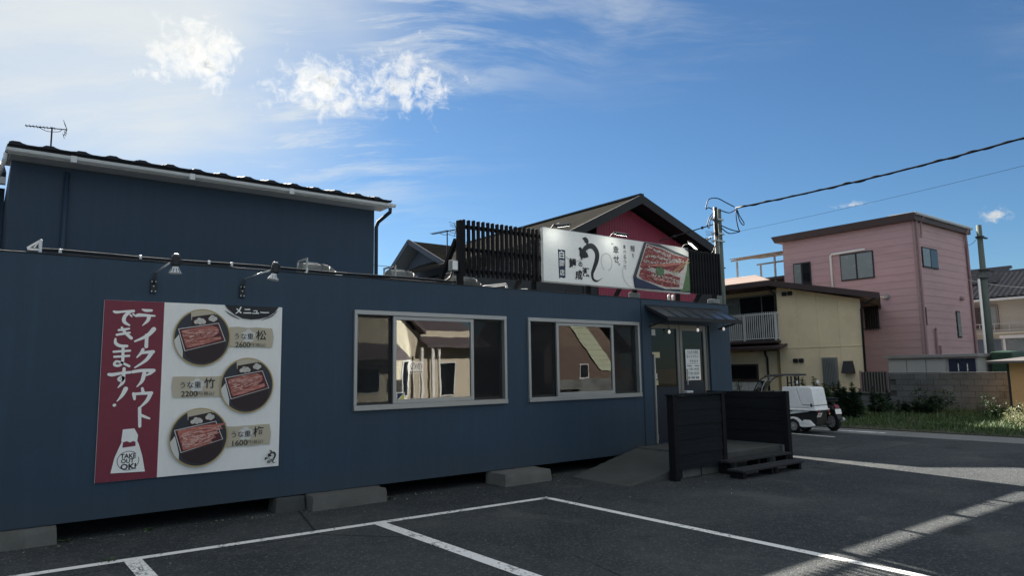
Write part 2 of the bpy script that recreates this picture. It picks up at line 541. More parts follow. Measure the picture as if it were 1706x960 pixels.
M['dark_wood'] = mat('black stained wood', (.009, .0095, .012), .62, .4, 2.2, .5, 20., stretch=(1, 1, 14), fine=.2, spec=.12)
M['plank'] = mat('black stained plank', (.012, .014, .018), .7, .45, 2.0, .6, 18., stretch=(.8, .8, 14), fine=.25, dirt=.22, dirtc=(.035, .037, .04), dscale=3., spec=.12)
M['tread'] = mat('worn dark tread board', (.020, .021, .023), .8, .4, 2.0, .5, 18., stretch=(.8, 9, 9), fine=.2)
M['glass'] = glass_mat('window glass', 2.05)
M['glass_dim'] = glass_mat('tinted door glass', 1.42, (.30, .31, .33))
M['white'] = mat('white enamel', (.78, .78, .77), .4, .06, 2., dirt=.10, dirtc=(.4, .4, .38))
M['white_trim'] = mat('white guttering', (.60, .62, .64), .5, .12, 2.5, dirt=.25, dirtc=(.3, .3, .3))
M['cream'] = mat('cream house board', (.85, .715, .49), .8, .09, .7, .12, 50., dirt=.18, dirtc=(.34, .28, .19), dscale=.9)
M['pink'] = mat('pink siding', (.47, .315, .335), .7, .10, 1.2, .2, 50., stretch=(1, 1, 4), dirt=.22, dirtc=(.22, .14, .14), dscale=.6)
M['pink_trim'] = mat('mauve corner trim', (.33, .22, .23), .7, .10)
M['brown'] = mat('dark brown fascia', (.060, .042, .045), .6, .2, 2.)
M['roof_pinkbrown'] = mat('faded brown roof sheet', (.23, .165, .14), .7, .18, 1.5, .3, 12., dirt=.3, dirtc=(.12, .09, .08))
M['tile_dark'] = mat('dark glazed roof tile', (.030, .033, .040), .75, .3, 3., .2, 30., spec=.08)
M['tile_grey'] = mat('slate grey roof tile', (.075, .078, .090), .42, .3, 2., .2, 30.)
M['roof_grey'] = mat('grey brown slate roof', (.034, .033, .031), .97, .15, 1.5, .5, 16., spec=.0, dirt=.3, dirtc=(.06, .06, .05), dscale=2.)
M['red_wall'] = mat('dark red ribbed metal', (.25, .026, .060), .5, .12, 1.)
M['black_trim'] = mat('black painted timber', (.012, .014, .018), .6, .25)
M['greywall'] = mat('grey house wall', (.075, .092, .125), .85, .12, 1.)
M['soffit'] = mat('grey soffit', (.20, .215, .225), .8, .1)
M['beige_brick'] = mat('pale beige wall', (.40, .37, .32), .85, .14, .8, .3, 30., stretch=(1, 1, 5))
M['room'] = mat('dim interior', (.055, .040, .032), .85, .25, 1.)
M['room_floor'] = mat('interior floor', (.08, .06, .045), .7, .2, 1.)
M['curtain'] = mat('beige curtain', (.42, .38, .32), .9, .1)
M['win_dark'] = mat('dark house window', (.010, .013, .017), .08, .1, spec=.8)
M['win_grey'] = mat('frosted window pane', (.20, .235, .24), .25, .12, spec=.6)
M['rubber'] = mat('black rubber', (.010, .010, .011), .7, .2)
M['plastic_black'] = mat('black plastic', (.014, .015, .017), .4, .2)
M['trike_white'] = mat('white scooter paint', (.85, .85, .85), .28, .05, 2., spec=.5, dirt=.08, dirtc=(.4, .4, .4))
M['orange'] = mat('ochre painted hut board', (.62, .36, .17), .75, .12, 1.2, .15, 40., dirt=.3, dirtc=(.33, .20, .11), dscale=1.6)
M['hut_roof'] = mat('grey felt hut roof', (.11, .10, .10), .8, .2)
M['green_sheet'] = mat('dark green tarpaulin', (.016, .050, .030), .55, .25, 2.)
M['shed'] = mat('grey steel shed', (.38, .40, .40), .5, .08, 1.)
M['shed_dark'] = mat('navy steel shed door', (.015, .025, .055), .45, .2)
M['conduit'] = mat('dull dark conduit', (.020, .024, .030), .9, .2, 5., spec=.08)
M['galv_pole'] = mat('weathered steel pole', (.13, .14, .14), .7, .2, 4., spec=.2)
M['wire'] = mat('black cable', (.008, .009, .012), .6, .1)
M['pole'] = mat('concrete pole', (.11, .135, .12), .85, .15, 2.)
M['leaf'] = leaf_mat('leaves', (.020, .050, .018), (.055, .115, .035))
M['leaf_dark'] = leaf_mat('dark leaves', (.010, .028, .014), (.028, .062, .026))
M['grass'] = leaf_mat('grass', (.030, .066, .018), (.085, .135, .042), .15)
M['straw'] = leaf_mat('dry pale grass', (.18, .20, .09), (.40, .40, .25))
M['stem'] = mat('plant stem', (.06, .075, .03), .8)
M['skyf'] = mat('polycarbonate sheet', (.05, .055, .06), .34, .12, 3., spec=.6)
M['led'] = emit('lit led panel', (.95, 1.0, .92), 3.2)
M['bulb'] = emit('warm lit bulb', (1.0, .92, .80), .10)
M['ink'] = mat('black print', (.012, .014, .018), .5, .1)
M['print_white'] = mat('white printed sheet', (.85, .84, .82), .5, .035, 1.5)
M['print_wash'] = mat('paper textured print', (.84, .83, .81), .55, .05, 6., stretch=(6, 1, 1.2), fine=.10)
M['print_red'] = mat('maroon print', (.185, .026, .048), .5, .08, 1.)
M['print_navy'] = mat('navy print', (.016, .026, .070), .5, .1)
M['print_tan'] = mat('beige brush print', (.50, .44, .335), .55, .08, 5.)
M['print_pale'] = mat('pale grey print', (.62, .61, .58), .55, .05)
M['print_grey'] = mat('grey print', (.09, .095, .105), .55, .1)
M['gold'] = mat('gold printed ring', (.42, .31, .13), .5, .35, 3.)
M['lacquer'] = mat('printed dark lacquer', (.028, .014, .018), .5, .3, 6.)
M['lacquer_red'] = mat('printed red lacquer', (.085, .016, .024), .5, .3, 6.)
M['tray'] = mat('printed dark tray', (.032, .036, .046), .5, .3, 4.)
M['eel'] = mat('printed grilled eel', (.40, .125, .095), .5, .7, 9., stretch=(1.2, 1, 8), fine=.6, dirt=.75, dirtc=(.78, .50, .43), dscale=9.)
M['eel_dark'] = mat('printed glazed eel', (.23, .026, .028), .5, .6, 7., stretch=(2, 1, 5), fine=.5, dirt=.62, dirtc=(.70, .46, .43), dscale=8.)
M['eel_light'] = mat('printed grilled highlight', (.66, .40, .35), .5, .5, 9., fine=.4)
M['rice'] = mat('printed rice', (.52, .50, .46), .6, .4, 30., fine=.5, dirt=.45, dirtc=(.28, .07, .06), dscale=22.)
M['herb'] = mat('printed green leaf', (.10, .17, .08), .6, .4, 20., fine=.4)
M['chop'] = mat('printed chopsticks', (.50, .34, .18), .6, .1)
M['yellow'] = mat('yellow sticker', (.62, .55, .10), .5, .1)
M['card'] = mat('cream card', (.55, .48, .30), .6, .1)
M['purple_roof'] = mat('purple grey roof', (.10, .082, .092), .7, .2, 1., .3, 12., stretch=(1, 1, 6))
M['brick_brown'] = mat('brown weathered boards', (.105, .078, .066), .85, .5, 1.6, .4, 20., stretch=(1, 1, 7), fine=.3)
M['siding_green'] = mat('pale green siding', (.33, .37, .28), .8, .1, 1.)
M['house_cream'] = mat('pale cream render', (.56, .51, .41), .85, .08, .8)
M['screen_mesh'] = None


def mesh_screen():
    m, g, b, out = newmat('insect mesh')
    b.inputs['Base Color'].default_value = (.012, .013, .015, 1); b.inputs['Roughness'].default_value = .9
    t = g.n('ShaderNodeBsdfTransparent')
    mx = g.n('ShaderNodeMixShader', _0=.62)
    g.l(t.outputs[0], mx.inputs[1]); g.l(b.outputs[0], mx.inputs[2]); g.l(mx.outputs[0], out.inputs[0])
    return m
M['screen_mesh'] = mesh_screen()


# ------------------------------------------------------------------ flat print (lettering and pictures on signs)
_tm = {}


def text_tris(body, bold=0.):
    k = (body, bold)
    if k in _tm: return _tm[k]
    c = bpy.data.curves.new('lettering', 'FONT'); c.body = body; c.offset = bold; c.resolution_u = 3
    o = bpy.data.objects.new('lettering', c); col.objects.link(o)
    dg = bpy.context.evaluated_depsgraph_get(); dg.update()
    me = bpy.data.meshes.new_from_object(o.evaluated_get(dg))
    vs = [(v.co.x, v.co.y) for v in me.vertices]; fs = [tuple(p.vertices) for p in me.polygons]
    bpy.data.objects.remove(o); bpy.data.meshes.remove(me); bpy.data.curves.remove(c)
    xs = [v[0] for v in vs] or [0]; ys = [v[1] for v in vs] or [0]
    _tm[k] = (vs, fs, min(xs), max(xs), min(ys), max(ys))
    return _tm[k]


def spline(pts, n=6):
    if len(pts) < 3: return pts
    out = []
    for i in range(len(pts) - 1):
        p0, p1, p2, p3 = pts[max(i - 1, 0)], pts[i], pts[i + 1], pts[min(i + 2, len(pts) - 1)]
        for k in range(n):
            t = k / n
            out.append(tuple(.5 * (2 * b + (c - a) * t + (2 * a - 5 * b + 4 * c - d) * t * t + (3 * b - a - 3 * c + d) * t ** 3) for a, b, c, d in zip(p0, p1, p2, p3)))
    out.append(pts[-1])
    return out


class Flat:
    """2-D artwork laid on a frame (origin, U, V); every layer sits a hair above the one below"""
    def __init__(s, org, U, Vv, N, first=.0015, step=.00003):
        s.o, s.U, s.V, s.N = V(org), V(U), V(Vv), V(N)
        s.h, s.st = first, step
        s.mb = MB()
    def P(s, x, y): return s.o + s.U * x + s.V * y + s.N * s.h
    def layer(s): s.h += s.st; return s
    def poly(s, pts):
        p3 = [V((x, y, 0)) for x, y in pts]
        for t in tessellate_polygon([p3]):
            a, b, c = (p3[k] for k in t)
            t = tuple(t) if (b - a).cross(c - a).z > 0 else tuple(t)[::-1]
            s.mb.face([s.P(*pts[k]) for k in t])
        return s.layer()
    def ell(s, x, y, rx, ry, n=40): return s.poly([(x + rx * math.cos(2 * PI * k / n), y + ry * math.sin(2 * PI * k / n)) for k in range(n)])
    def ring(s, x, y, rx, ry, wd, a0=0., a1=2 * PI, n=48):
        for k in range(n):
            a, b = a0 + (a1 - a0) * k / n, a0 + (a1 - a0) * (k + 1) / n
            s.mb.face([s.P(x + (rx - wd) * math.cos(a), y + (ry - wd) * math.sin(a)), s.P(x + rx * math.cos(a), y + ry * math.sin(a)), s.P(x + rx * math.cos(b), y + ry * math.sin(b)), s.P(x + (rx - wd) * math.cos(b), y + (ry - wd) * math.sin(b))])
        return s.layer()
    def stroke(s, pts, box=None, caps=True, n=6):
        """brush stroke: points (x, y, width); box = (x, y, w, h) maps unit coordinates"""
        if box: pts = [(box[0] + p[0] * box[2], box[1] + p[1] * box[3], p[2] * 1.42 * min(box[2], box[3])) for p in pts]
        q = spline(pts, n); L, R = [], []
        for i, p in enumerate(q):
            a, b = q[max(i - 1, 0)], q[min(i + 1, len(q) - 1)]
            dx, dy = b[0] - a[0], b[1] - a[1]; l = math.hypot(dx, dy) or 1e-6
            nx, ny = -dy / l * p[2] / 2, dx / l * p[2] / 2
            L.append((p[0] + nx, p[1] + ny)); R.append((p[0] - nx, p[1] - ny))
        for i in range(len(q) - 1):
            s.mb.face([s.P(*R[i]), s.P(*R[i + 1]), s.P(*L[i + 1]), s.P(*L[i])])
        s.layer()
        if caps:
            for p in (q[0], q[-1]):
                if p[2] > 1e-4: s.ell(p[0], p[1], p[2] / 2, p[2] / 2, 12)
        return s
    def text(s, body, x, y, h=None, wd=None, bold=0., center=True, slant=0.):
        vs, fs, x0, x1, y0, y1 = text_tris(body, bold)
        sx = sy = None
        if wd: sx = wd / (x1 - x0)
        if h: sy = h / (y1 - y0)
        sx = sx or sy; sy = sy or sx
        ox = x - (x1 - x0) * sx / 2 if center else x
        oy = y - (y1 - y0) * sy / 2 if center else y
        q = [s.P(ox + (a - x0) * sx + slant * (b - y0) * sy, oy + (b - y0) * sy) for a, b in vs]
        i = len(s.mb.v); s.mb.v += q
        for f in fs: s.mb.f.append(tuple(i + k for k in f)); s.mb.mi.append(0)
        return s.layer()
    def vtext(s, chars, x, y, size, pitch, bold=0.):
        for k, c in enumerate(chars): s.text(c, x, y - k * pitch, wd=size if c not in 'ー' else size * .9, bold=bold)
        return s
    def build(s, name, m, parent, h=None):
        o = s.mb.build(name, m, parent)
        s.mb = MB(); s.h += .0004
        return o

# ------------------------------------------------------------------ the ground
def sheet(x0, x1, y0, y1, z): return MB().face([(x0, y0, z), (x1, y0, z), (x1, y1, z), (x0, y1, z)])

o = MB().face([(-900, -900, -.02), (900, -900, -.02), (900, 900, -.02), (-900, 900, -.02)]).build('ground', M['ground']); tag(o, kind='structure')
lot = MB().box(-60, 16.62, -60, 60, -.3, .004).build('parking_lot', M['asphalt']); tag(lot, kind='structure')
strip = MB().box(16.62, 17.82, -60, 60, -.3, .010).build('gutter_strip', M['gutter'], bevel=.006); tag(strip, kind='structure')
st_ = MB().box(-120, 120, -17.2, -1.8, -.3, .012).build('street', M['gutter']); tag(st_, kind='structure')  # unseen pale paving, added to bounce sunlight onto the shop front
verge = MB().box(17.83, 60, -60, 60, -.3, .035).build('verge', M['soil']); tag(verge, kind='structure')


def painted(x0, y0, x1, y1, wd, z=.008):
    d = V((x1 - x0, y1 - y0, 0)); n = V((-d.y, d.x, 0)).normalized() * wd / 2
    a, b = V((x0, y0, z)), V((x1, y1, z))
    return MB().face([a - n, b - n, b + n, a + n]).build('painted_line', M['line'], lot)
painted(-3.0, 7.27, 5.86, 6.885, .105)
painted(5.815, 6.83, 5.77, .5, .10, .0085)
painted(3.53, 6.93, 3.56, .8, .135, .0085)
painted(1.2, 7.03, 1.22, .8, .14, .0085)
painted(-1.1, 7.12, -1.08, .8, .14, .0085)
painted(15.9, 11.6, 15.52, 8.25, .09)
MB().face([(17.02, 13.4, .0145), (17.20, 13.4, .0145), (17.20, 7.85, .0145), (17.00, 7.85, .0145)]).build('painted_line', M['line'], strip)
for y in (-2.2, 1.0, 4.2, 7.4, 10.6, 13.8):
    MB().box(16.63, 17.81, y, y + .012, .008, .0105).build('joint', M['soil'], strip)

# ------------------------------------------------------------------ the dark shop
shop = thing('shop_building', 'long low dark navy shop with two wide sliding windows and a corner entrance', 'building', (6, 8.3, 0))
FY = 8.30
xs = [.13, 3.84, 6.26, 6.70, 9.18, 9.52, 11.2, 11.85]
zs = [.18, .29, 1.145, 2.41, 2.84]
wall_holes(MB(), xs, zs, [(1, 2), (3, 2), (5, 1), (5, 2)], FY, FY + .16).build('wall', M['navy'], shop)
mb = MB().box(.13, .29, FY + .161, 13.2, .18, 2.84).box(11.69, 11.85, FY + .161, 13.2, .18, 2.84).box(.291, 11.689, 13.04, 13.2, .18, 2.84)
mb.build('wall', M['navy'], shop)
MB().box(.30, 11.68, FY + .17, 13.03, 2.70, 2.78).build('roof', M['concrete_dark'], shop)
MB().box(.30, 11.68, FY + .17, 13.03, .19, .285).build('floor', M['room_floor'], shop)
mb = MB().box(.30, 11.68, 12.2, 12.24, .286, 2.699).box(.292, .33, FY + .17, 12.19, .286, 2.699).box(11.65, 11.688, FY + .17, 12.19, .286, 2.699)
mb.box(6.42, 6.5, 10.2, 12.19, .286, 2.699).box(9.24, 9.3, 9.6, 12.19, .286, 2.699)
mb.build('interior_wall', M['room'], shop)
# metal flashing along the top edge
mb = MB().box(.11, 9.275, FY - .012, FY + .19, 2.842, 2.851).box(9.285, 11.87, FY - .014, FY + .19, 2.842, 2.850)
mb.build('roof_flashing', M['steel_dark'], shop, bevel=.004)
MB().box(9.268, 9.288, FY - .008, FY - .0005, .185, 2.835).build('joint_strip', M['navy_dark'], shop)
MB().box(.2, 11.8, 12.6, 12.9, .005, .178).build('light_stop_beam', M['concrete_dark'], shop)  # unseen beams, added to stop sky light passing under the shop
MB().box(11.3, 11.8, 8.4, 12.5, .005, .178).build('light_stop_beam', M['concrete_dark'], shop)


def sliding_window(x0, x1, z0, z1, m1, m2):
    """three-light sliding window: fixed middle pane, side sashes set back behind insect screens"""
    y = FY
    mb = MB()
    t = .045
    mb.box(x0 - .012, x1 + .012, y - .035, y + .10, z1 - t, z1 + .012)
    mb.box(x0 - .012, x1 + .012, y - .045, y + .10, z0 - .022, z0 + t)
    mb.box(x0 - .012, x0 + t * .7, y - .034, y + .10, z0 + t + .001, z1 - t - .001)
    mb.box(x1 - t * .7, x1 + .012, y - .034, y + .10, z0 + t + .001, z1 - t - .001)
    f = mb.build('window', M['alu'], shop, bevel=.004)
    # middle sash
    mb = MB(); a, b, c, d = m1, m2, z0 + t + .002, z1 - t - .002
    mb.box(a - .028, a + .022, y - .012, y + .030, c, d).box(b - .022, b + .028, y - .012, y + .030, c, d)
    mb.box(a + .023, b - .023, y - .011, y + .029, c, c + .055).box(a + .023, b - .023, y - .011, y + .029, d - .05, d)
    mb.build('sash', M['alu'], f, bevel=.003)
    MB().box(a + .02, b - .02, y + .008, y + .013, c + .05, d - .045).build('pane', M['glass'], f)
    for (a, b) in ((x0 + t * .7 + .001, m1 - .03), (m2 + .03, x1 - t * .7 - .001)):
        mb = MB()
        mb.box(a, a + .022, y + .046, y + .075, c, d).box(b - .022, b, y + .046, y + .075, c, d)
        mb.box(a + .023, b - .023, y + .047, y + .074, c, c + .03).box(a + .023, b - .023, y + .047, y + .074, d - .03, d)
        mb.build('sash', M['alu_brown'], f)
        MB().box(a + .02, b - .02, y + .058, y + .063, c + .028, d - .028).build('pane', M['glass'], f)
        MB().face([(a, y + .038, c), (b, y + .038, c), (b, y + .038, d), (a, y + .038, d)]).build('insect_screen', M['screen_mesh'], f)
    return f
w1 = sliding_window(3.84, 6.26, 1.15, 2.405, 4.42, 5.66)
w2 = sliding_window(6.70, 9.18, 1.15, 2.405, 7.30, 8.53)
# security sticker in the corner of the first window
fl = Flat((4.455, FY + .0075, 1.205), (1, 0, 0), (0, 0, 1), (0, -1, 0), .0004)
fl.poly([(0, 0), (.118, 0), (.118, .135), (0, .135)]).build('sticker', M['print_white'], w1)
fl.poly([(.008, .035), (.108, .127), (.008, .127)]).build('sticker_print', M['print_navy'], w1)
fl.poly([(.018, .032), (.110, .032), (.110, .122)]).build('sticker_print', M['yellow'], w1)
fl.text('ALSOK', .059, .017, wd=.09, h=.016, bold=.02).build('sticker_print', M['ink'], w1)

# entrance: glazed screen with two doors
mb = MB()
z0, z1 = .29, 2.41
for a, b in ((9.52, 9.56), (10.27, 10.33), (10.36, 10.43), (11.06, 11.14), (11.16, 11.2)):
    mb.box(a, b, FY + .04, FY + .10, z0, z1)
mb.box(9.561, 10.269, FY + .042, FY + .098, 2.33, z1).box(10.431, 11.059, FY + .042, FY + .098, 2.30, z1).box(10.331, 10.359, FY + .05, FY + .09, z0, z1)
mb.build('door_frame', M['alu_brown'], shop, bevel=.004)
d1 = MB().box(9.561, 10.269, FY + .055, FY + .085, z0, 1.27).build('door', M['navy_dark'], shop)
MB().box(9.561, 10.269, FY + .065, FY + .071, 1.271, 2.329).build('pane', M['glass_dim'], d1)
d2 = MB().box(10.431, 11.059, FY + .055, FY + .085, z0, 1.36).build('door', M['navy_dark'], shop)
MB().box(10.431, 11.059, FY + .065, FY + .071, 1.361, 2.299).build('pane', M['glass_dim'], d2)
MB().tube([(10.50, FY + .05, 1.30), (10.50, FY + .01, 1.30), (10.50, FY + .01, 1.58), (10.50, FY + .05, 1.58)], .012, 8).build('handle', M['alu'], d2)
MB().box(9.57, 9.60, FY - .012, FY + .04, .295, 1.86).build('door_jamb', M['alu'], shop, bevel=.003)
MB().box(9.61, 9.66, FY + .03, FY + .05, .36, .46).build('door_stop', M['alu'], shop)

# lean-to porch canopy over the door
aw = []
AX0, AX1, AY0, AY1, AZ0, AZ1 = 9.40, 11.52, FY - .005, 7.82, 2.70, 2.47
mb = MB()
n = 6
for k in range(n + 1):
    x = AX0 + (AX1 - AX0) * k / n
    mb.beam((x, AY0, AZ0), (x, AY1, AZ1), .035, .05)
mb.beam((AX0 - .02, AY1 - .015, AZ1 - .01), (AX1 + .02, AY1 - .015, AZ1 - .01), .04, .075)
mb.beam((AX0 - .02, FY - .02, AZ0 + .005), (AX1 + .02, FY - .02, AZ0 + .005), .036, .07)
mb.beam((AX0 + .05, FY - .03, 2.35), (AX0 + .05, 7.88, 2.44), .03, .03).beam((AX1 - .05, FY - .03, 2.35), (AX1 - .05, 7.88, 2.44), .03, .03)
can = mb.build('porch_canopy', M['black_trim'], shop, bevel=.003)
for k in range(n):
    a = AX0 + (AX1 - AX0) * k / n + .018; b = AX0 + (AX1 - AX0) * (k + 1) / n - .018
    mb = MB(); z = .015
    mb.hexa([(a, AY0 - .04, AZ0 - .012 + z), (b, AY0 - .04, AZ0 - .012 + z), (b, AY1 + .02, AZ1 + .002 + z), (a, AY1 + .02, AZ1 + .002 + z),
             (a, AY0 - .04, AZ0 - .006 + z), (b, AY0 - .04, AZ0 - .006 + z), (b, AY1 + .02, AZ1 + .008 + z), (a, AY1 + .02, AZ1 + .008 + z)])
    mb.build('canopy_panel', M['skyf'], can)
# wall plate and service bits on the roof edge
mb = MB().box(11.40, 11.62, FY + .02, FY + .16, 2.862, 2.95)
mb.build('junction_box', M['soffit'], shop, bevel=.01)

# concrete feet under the shop
for lab, (a, b, y0, y1, h) in (
        ('grey concrete block under the far left end of the dark shop', (.10, .735, 8.215, 8.50, .172)),
        ('long streaked concrete block under the wall just right of the menu board', (3.23, 4.20, 8.06, 8.40, .172)),
        ('mossy dark concrete block set back beside the long streaked block', (2.86, 3.215, 8.23, 8.50, .170)),
        ('chipped concrete block standing proud between the two shop windows', (5.93, 6.78, 7.90, 8.38, .172))):
    m_ = M['concrete_dark'] if 'mossy' in lab else M['concrete']  # the block set further back gets the darker concrete
    mb = rough_hexa([(a, y0, .0), (b, y0, 0), (b, y1, 0), (a, y1, 0), (a + .008, y0 + .010, h), (b - .010, y0 + .012, h - .004), (b - .01, y1, h), (a + .01, y1, h)], (max(8, int((b - a) / .045)), 6, 5), .005, .026, a)
    o = mb.build('concrete_block', m_, loc=((a + b) / 2, (y0 + y1) / 2, 0), smooth=math.radians(28))
    tag(o, lab, 'concrete block', 'concrete blocks carrying the dark shop')

# ramp and landing
landing = thing('concrete_landing', 'raised concrete landing behind the black plank screens at the shop door', 'landing', (9.5, 7.5, 0))
MB().box(9.0, 10.98, 6.76, 8.29, .005, .285).build('slab', M['concrete_dark'], landing, bevel=.012)
for x in (8.3, 8.75, 9.2):
    MB().box(x, x + .42, 6.735, 6.759, .006, .135).build('block', M['concrete'], landing, bevel=.006)
mb = rough_hexa([(7.16, 6.76, .0), (8.996, 6.78, .0), (8.996, 8.28, .0), (7.20, 7.90, .0), (7.28, 6.76, .012), (8.996, 6.78, .265), (8.996, 8.28, .27), (7.16, 7.90, .012)], (30, 22, 3), .004, .03, 4.)
o = mb.build('concrete_ramp', M['concrete_dark'], loc=(7.6, 7.5, 0), smooth=math.radians(28))
tag(o, 'sloping concrete ramp rising along the dark wall to the shop door', 'ramp')


def plank(mb_, name, m, parent): return mb_.build(name, m, parent, bevel=.004)
# front screen, facing the car park
fen = thing('plank_screen', 'square screen of black horizontal planks facing the car park beside the ramp', 'fence', (8.6, 6.7, 0), 'black plank screens at the shop door')
MB().box(7.985, 8.085, 6.60, 6.72, .004, 1.205).build('post', M['dark_wood'], fen, bevel=.005)
MB().box(9.15, 9.235, 6.615, 6.715, .004, 1.2).build('post', M['dark_wood'], fen, bevel=.005)
for k in range(10):
    z = .145 + k * .105; j = (.004 if k % 2 else -.004) + random.uniform(-.001, .001)
    MB().box(8.087, 9.148, 6.632 + j, 6.655 + j, z, z + .1075).build('plank', M['plank'], fen, bevel=.003)
MB().box(7.96, 9.25, 6.59, 6.73, 1.206, 1.232).build('cap_board', M['plank'], fen, bevel=.003)
# return screen along the landing
fen2 = thing('plank_screen', 'black plank screen along the far side of the landing above the wooden steps', 'fence', (10.97, 7.4, 0), 'black plank screens at the shop door')
MB().box(10.92, 11.02, 6.60, 6.69, .004, 1.19).build('post', M['dark_wood'], fen2, bevel=.005)
MB().box(10.985, 11.065, 8.19, 8.28, .004, 1.18).build('post', M['dark_wood'], fen2, bevel=.005)
for k in range(9):
    z = .29 + k * .098; j = (.004 if k % 2 else -.004) + random.uniform(-.001, .001)
    MB().box(10.985 + j, 11.008 + j, 6.692, 8.188, z, z + .1005).build('plank', M['plank'], fen2, bevel=.003)
o = MB().box(8.36, 8.50, 6.63, 6.70, 1.2325, 1.272).build('ashtray_tin', M['steel'], loc=(8.43, 6.66, 1.2325), bevel=.01)
tag(o, 'small pale tin box standing on top of the plank screen', 'tin box')
# wooden steps
stp = thing('wooden_steps', 'low dark wooden two tread steps in front of the landing', 'steps', (9.9, 6.4, 0))
MB().box(9.02, 10.72, 6.44, 6.56, .175, .205).build('tread', M['tread'], stp, bevel=.004)
MB().box(9.02, 10.72, 6.57, 6.70, .175, .206).build('tread', M['tread'], stp, bevel=.004)
MB().box(8.80, 10.42, 6.06, 6.19, .10, .130).build('tread', M['tread'], stp, bevel=.004)
MB().box(8.80, 10.42, 6.20, 6.33, .10, .131).build('tread', M['tread'], stp, bevel=.004)
for x in (8.84, 9.56, 9.66, 10.32):
    MB().box(x, x + .07, 6.09, 6.31, .004, .099).build('leg', M['dark_wood'], stp, bevel=.004)
for x in (9.10, 9.80, 10.05, 10.60):
    MB().box(x, x + .07, 6.47, 6.67, .004, .174).build('leg', M['dark_wood'], stp, bevel=.004)

# things on the shelf inside the windows
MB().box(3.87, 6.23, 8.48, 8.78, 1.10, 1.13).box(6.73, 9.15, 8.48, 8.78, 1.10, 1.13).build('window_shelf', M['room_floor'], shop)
for lab, x, h, mk in (('small white beckoning ornament on the shelf inside the left sash of the first window', 4.00, .15, 'white'), ('pale jar behind the left sash of the first window, beside a white ornament', 4.20, .10, 'print_pale'),
                      ('folded white cloth inside the left sash of the second window', 6.98, .08, 'white'), ('small pale vase inside the right sash of the first window', 5.95, .13, 'print_pale')):
    o = thing('ornament', lab, 'ornament', (x, 8.60, 1.131), 'ornaments inside the shop windows')
    MB().lathe((x, 8.60, 1.131), (0, 0, 1), [(0, .03), (.01, .042), (h * .45, .045), (h * .62, .026), (h * .75, .033), (h * .92, .028), (h, .001)], 16).build('body', M[mk], o, smooth=True)
for x, lab in ((5.1, 'dark dining table in the dim room behind the first shop window'), (7.9, 'dark dining table in the dim room behind the second shop window')):
    t_ = thing('dining_table', lab, 'table', (x, 10.0, .286), 'dining tables inside the shop')
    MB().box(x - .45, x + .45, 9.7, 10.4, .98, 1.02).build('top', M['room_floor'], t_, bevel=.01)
    for a in (-.4, .36):
        for b in (9.73, 10.33): MB().box(x + a, x + a + .04, b, b + .04, .287, .979).build('leg', M['dark_wood'], t_)

# hanging bulbs under the canopy
for lab, (x, y, z) in (('bare bulb hanging at the left of the shop doorway', (9.62, 7.97, 2.24)),
                       ('bare bulb hanging above the middle of the shop doorway', (10.42, 7.97, 2.29)),
                       ('bare bulb hanging at the right end of the porch canopy', (11.20, 7.97, 2.33))):
    b = thing('hanging_bulb', lab, 'lamp', (x, y, 2.44), 'bulbs under the porch canopy')
    MB().cyl((x, y, z + .06), (x, y, 2.47), .004, n=6).build('cord', M['wire'], b)
    MB().cyl((x, y, z + .035), (x, y, z + .075), .016, n=10).build('socket', M['plastic_black'], b)
    MB().lathe((x, y, z + .04), (0, 0, -1), [(0, .010), (.015, .016), (.04, .024), (.060, .019), (.072, .001)], 12).build('glass_bulb', M['bulb'], b, smooth=True)

# ------------------------------------------------------------------ stickers, notices at the entrance
o = thing('opening_hours_notice', 'white printed notice with opening hours hung inside the right hand door', 'notice', (10.73, 8.345, 1.38))
MB().box(10.517, 10.945, 8.350, 8.353, 1.38, 1.955).build('sheet', M['print_white'], o)
fl = Flat((10.517, 8.350, 1.38), (1, 0, 0), (0, 0, 1), (0, -1, 0), .0006)
fl.text('うなぎの成瀬', .214, .525, wd=.33, bold=.012).text('テイクアウト', .205, .435, wd=.35, bold=.015).text('できます', .235, .352, wd=.26, bold=.015)
fl.poly([(.03, .26), (.17, .258), (.17, .272), (.03, .274)]).poly([(.26, .26), (.39, .258), (.39, .272), (.26, .274)])
fl.text('11:00~14:00', .214, .205, wd=.33, bold=.008).text('17:00~20:00', .214, .130, wd=.33, bold=.008)
fl.poly([(.03, .480), (.40, .480), (.40, .485), (.03, .485)]).poly([(.03, .300), (.40, .300), (.40, .304), (.03, .304)]).poly([(.08, .088), (.36, .088), (.36, .092), (.08, .092)])
for a, b in ((.04, .125), (.145, .255), (.275, .385)):
    k = a
    while k < b - .01:
        fl.poly([(k, .026), (k + .017, .026), (k + .017, .066), (k, .066)]); k += .026
fl.build('lettering', M['ink'], o)
for lab, (x0, x1, za, zb, mk) in (('cream card stuck on the glass at the left of the doorway', (9.60, 9.80, 1.80, 1.90, 'card')),
                                  ('small white sticker on the left door jamb, uppermost', (9.61, 9.68, 1.55, 1.61, 'print_white')),
                                  ('white and grey sticker in the middle of the left door jamb', (9.61, 9.71, 1.42, 1.52, 'print_pale')),
                                  ('cream sticker lowest on the left door jamb', (9.61, 9.73, 1.31, 1.40, 'card')),
                                  ('small white plate high in the left corner of the doorway', (9.60, 9.70, 2.20, 2.31, 'print_pale'))):
    o = MB().box(x0, x1, 8.357, 8.359, za, zb).build('sticker', M[mk], loc=((x0 + x1) / 2, 8.358, (za + zb) / 2)); tag(o, lab, 'sticker', 'stickers at the shop entrance')

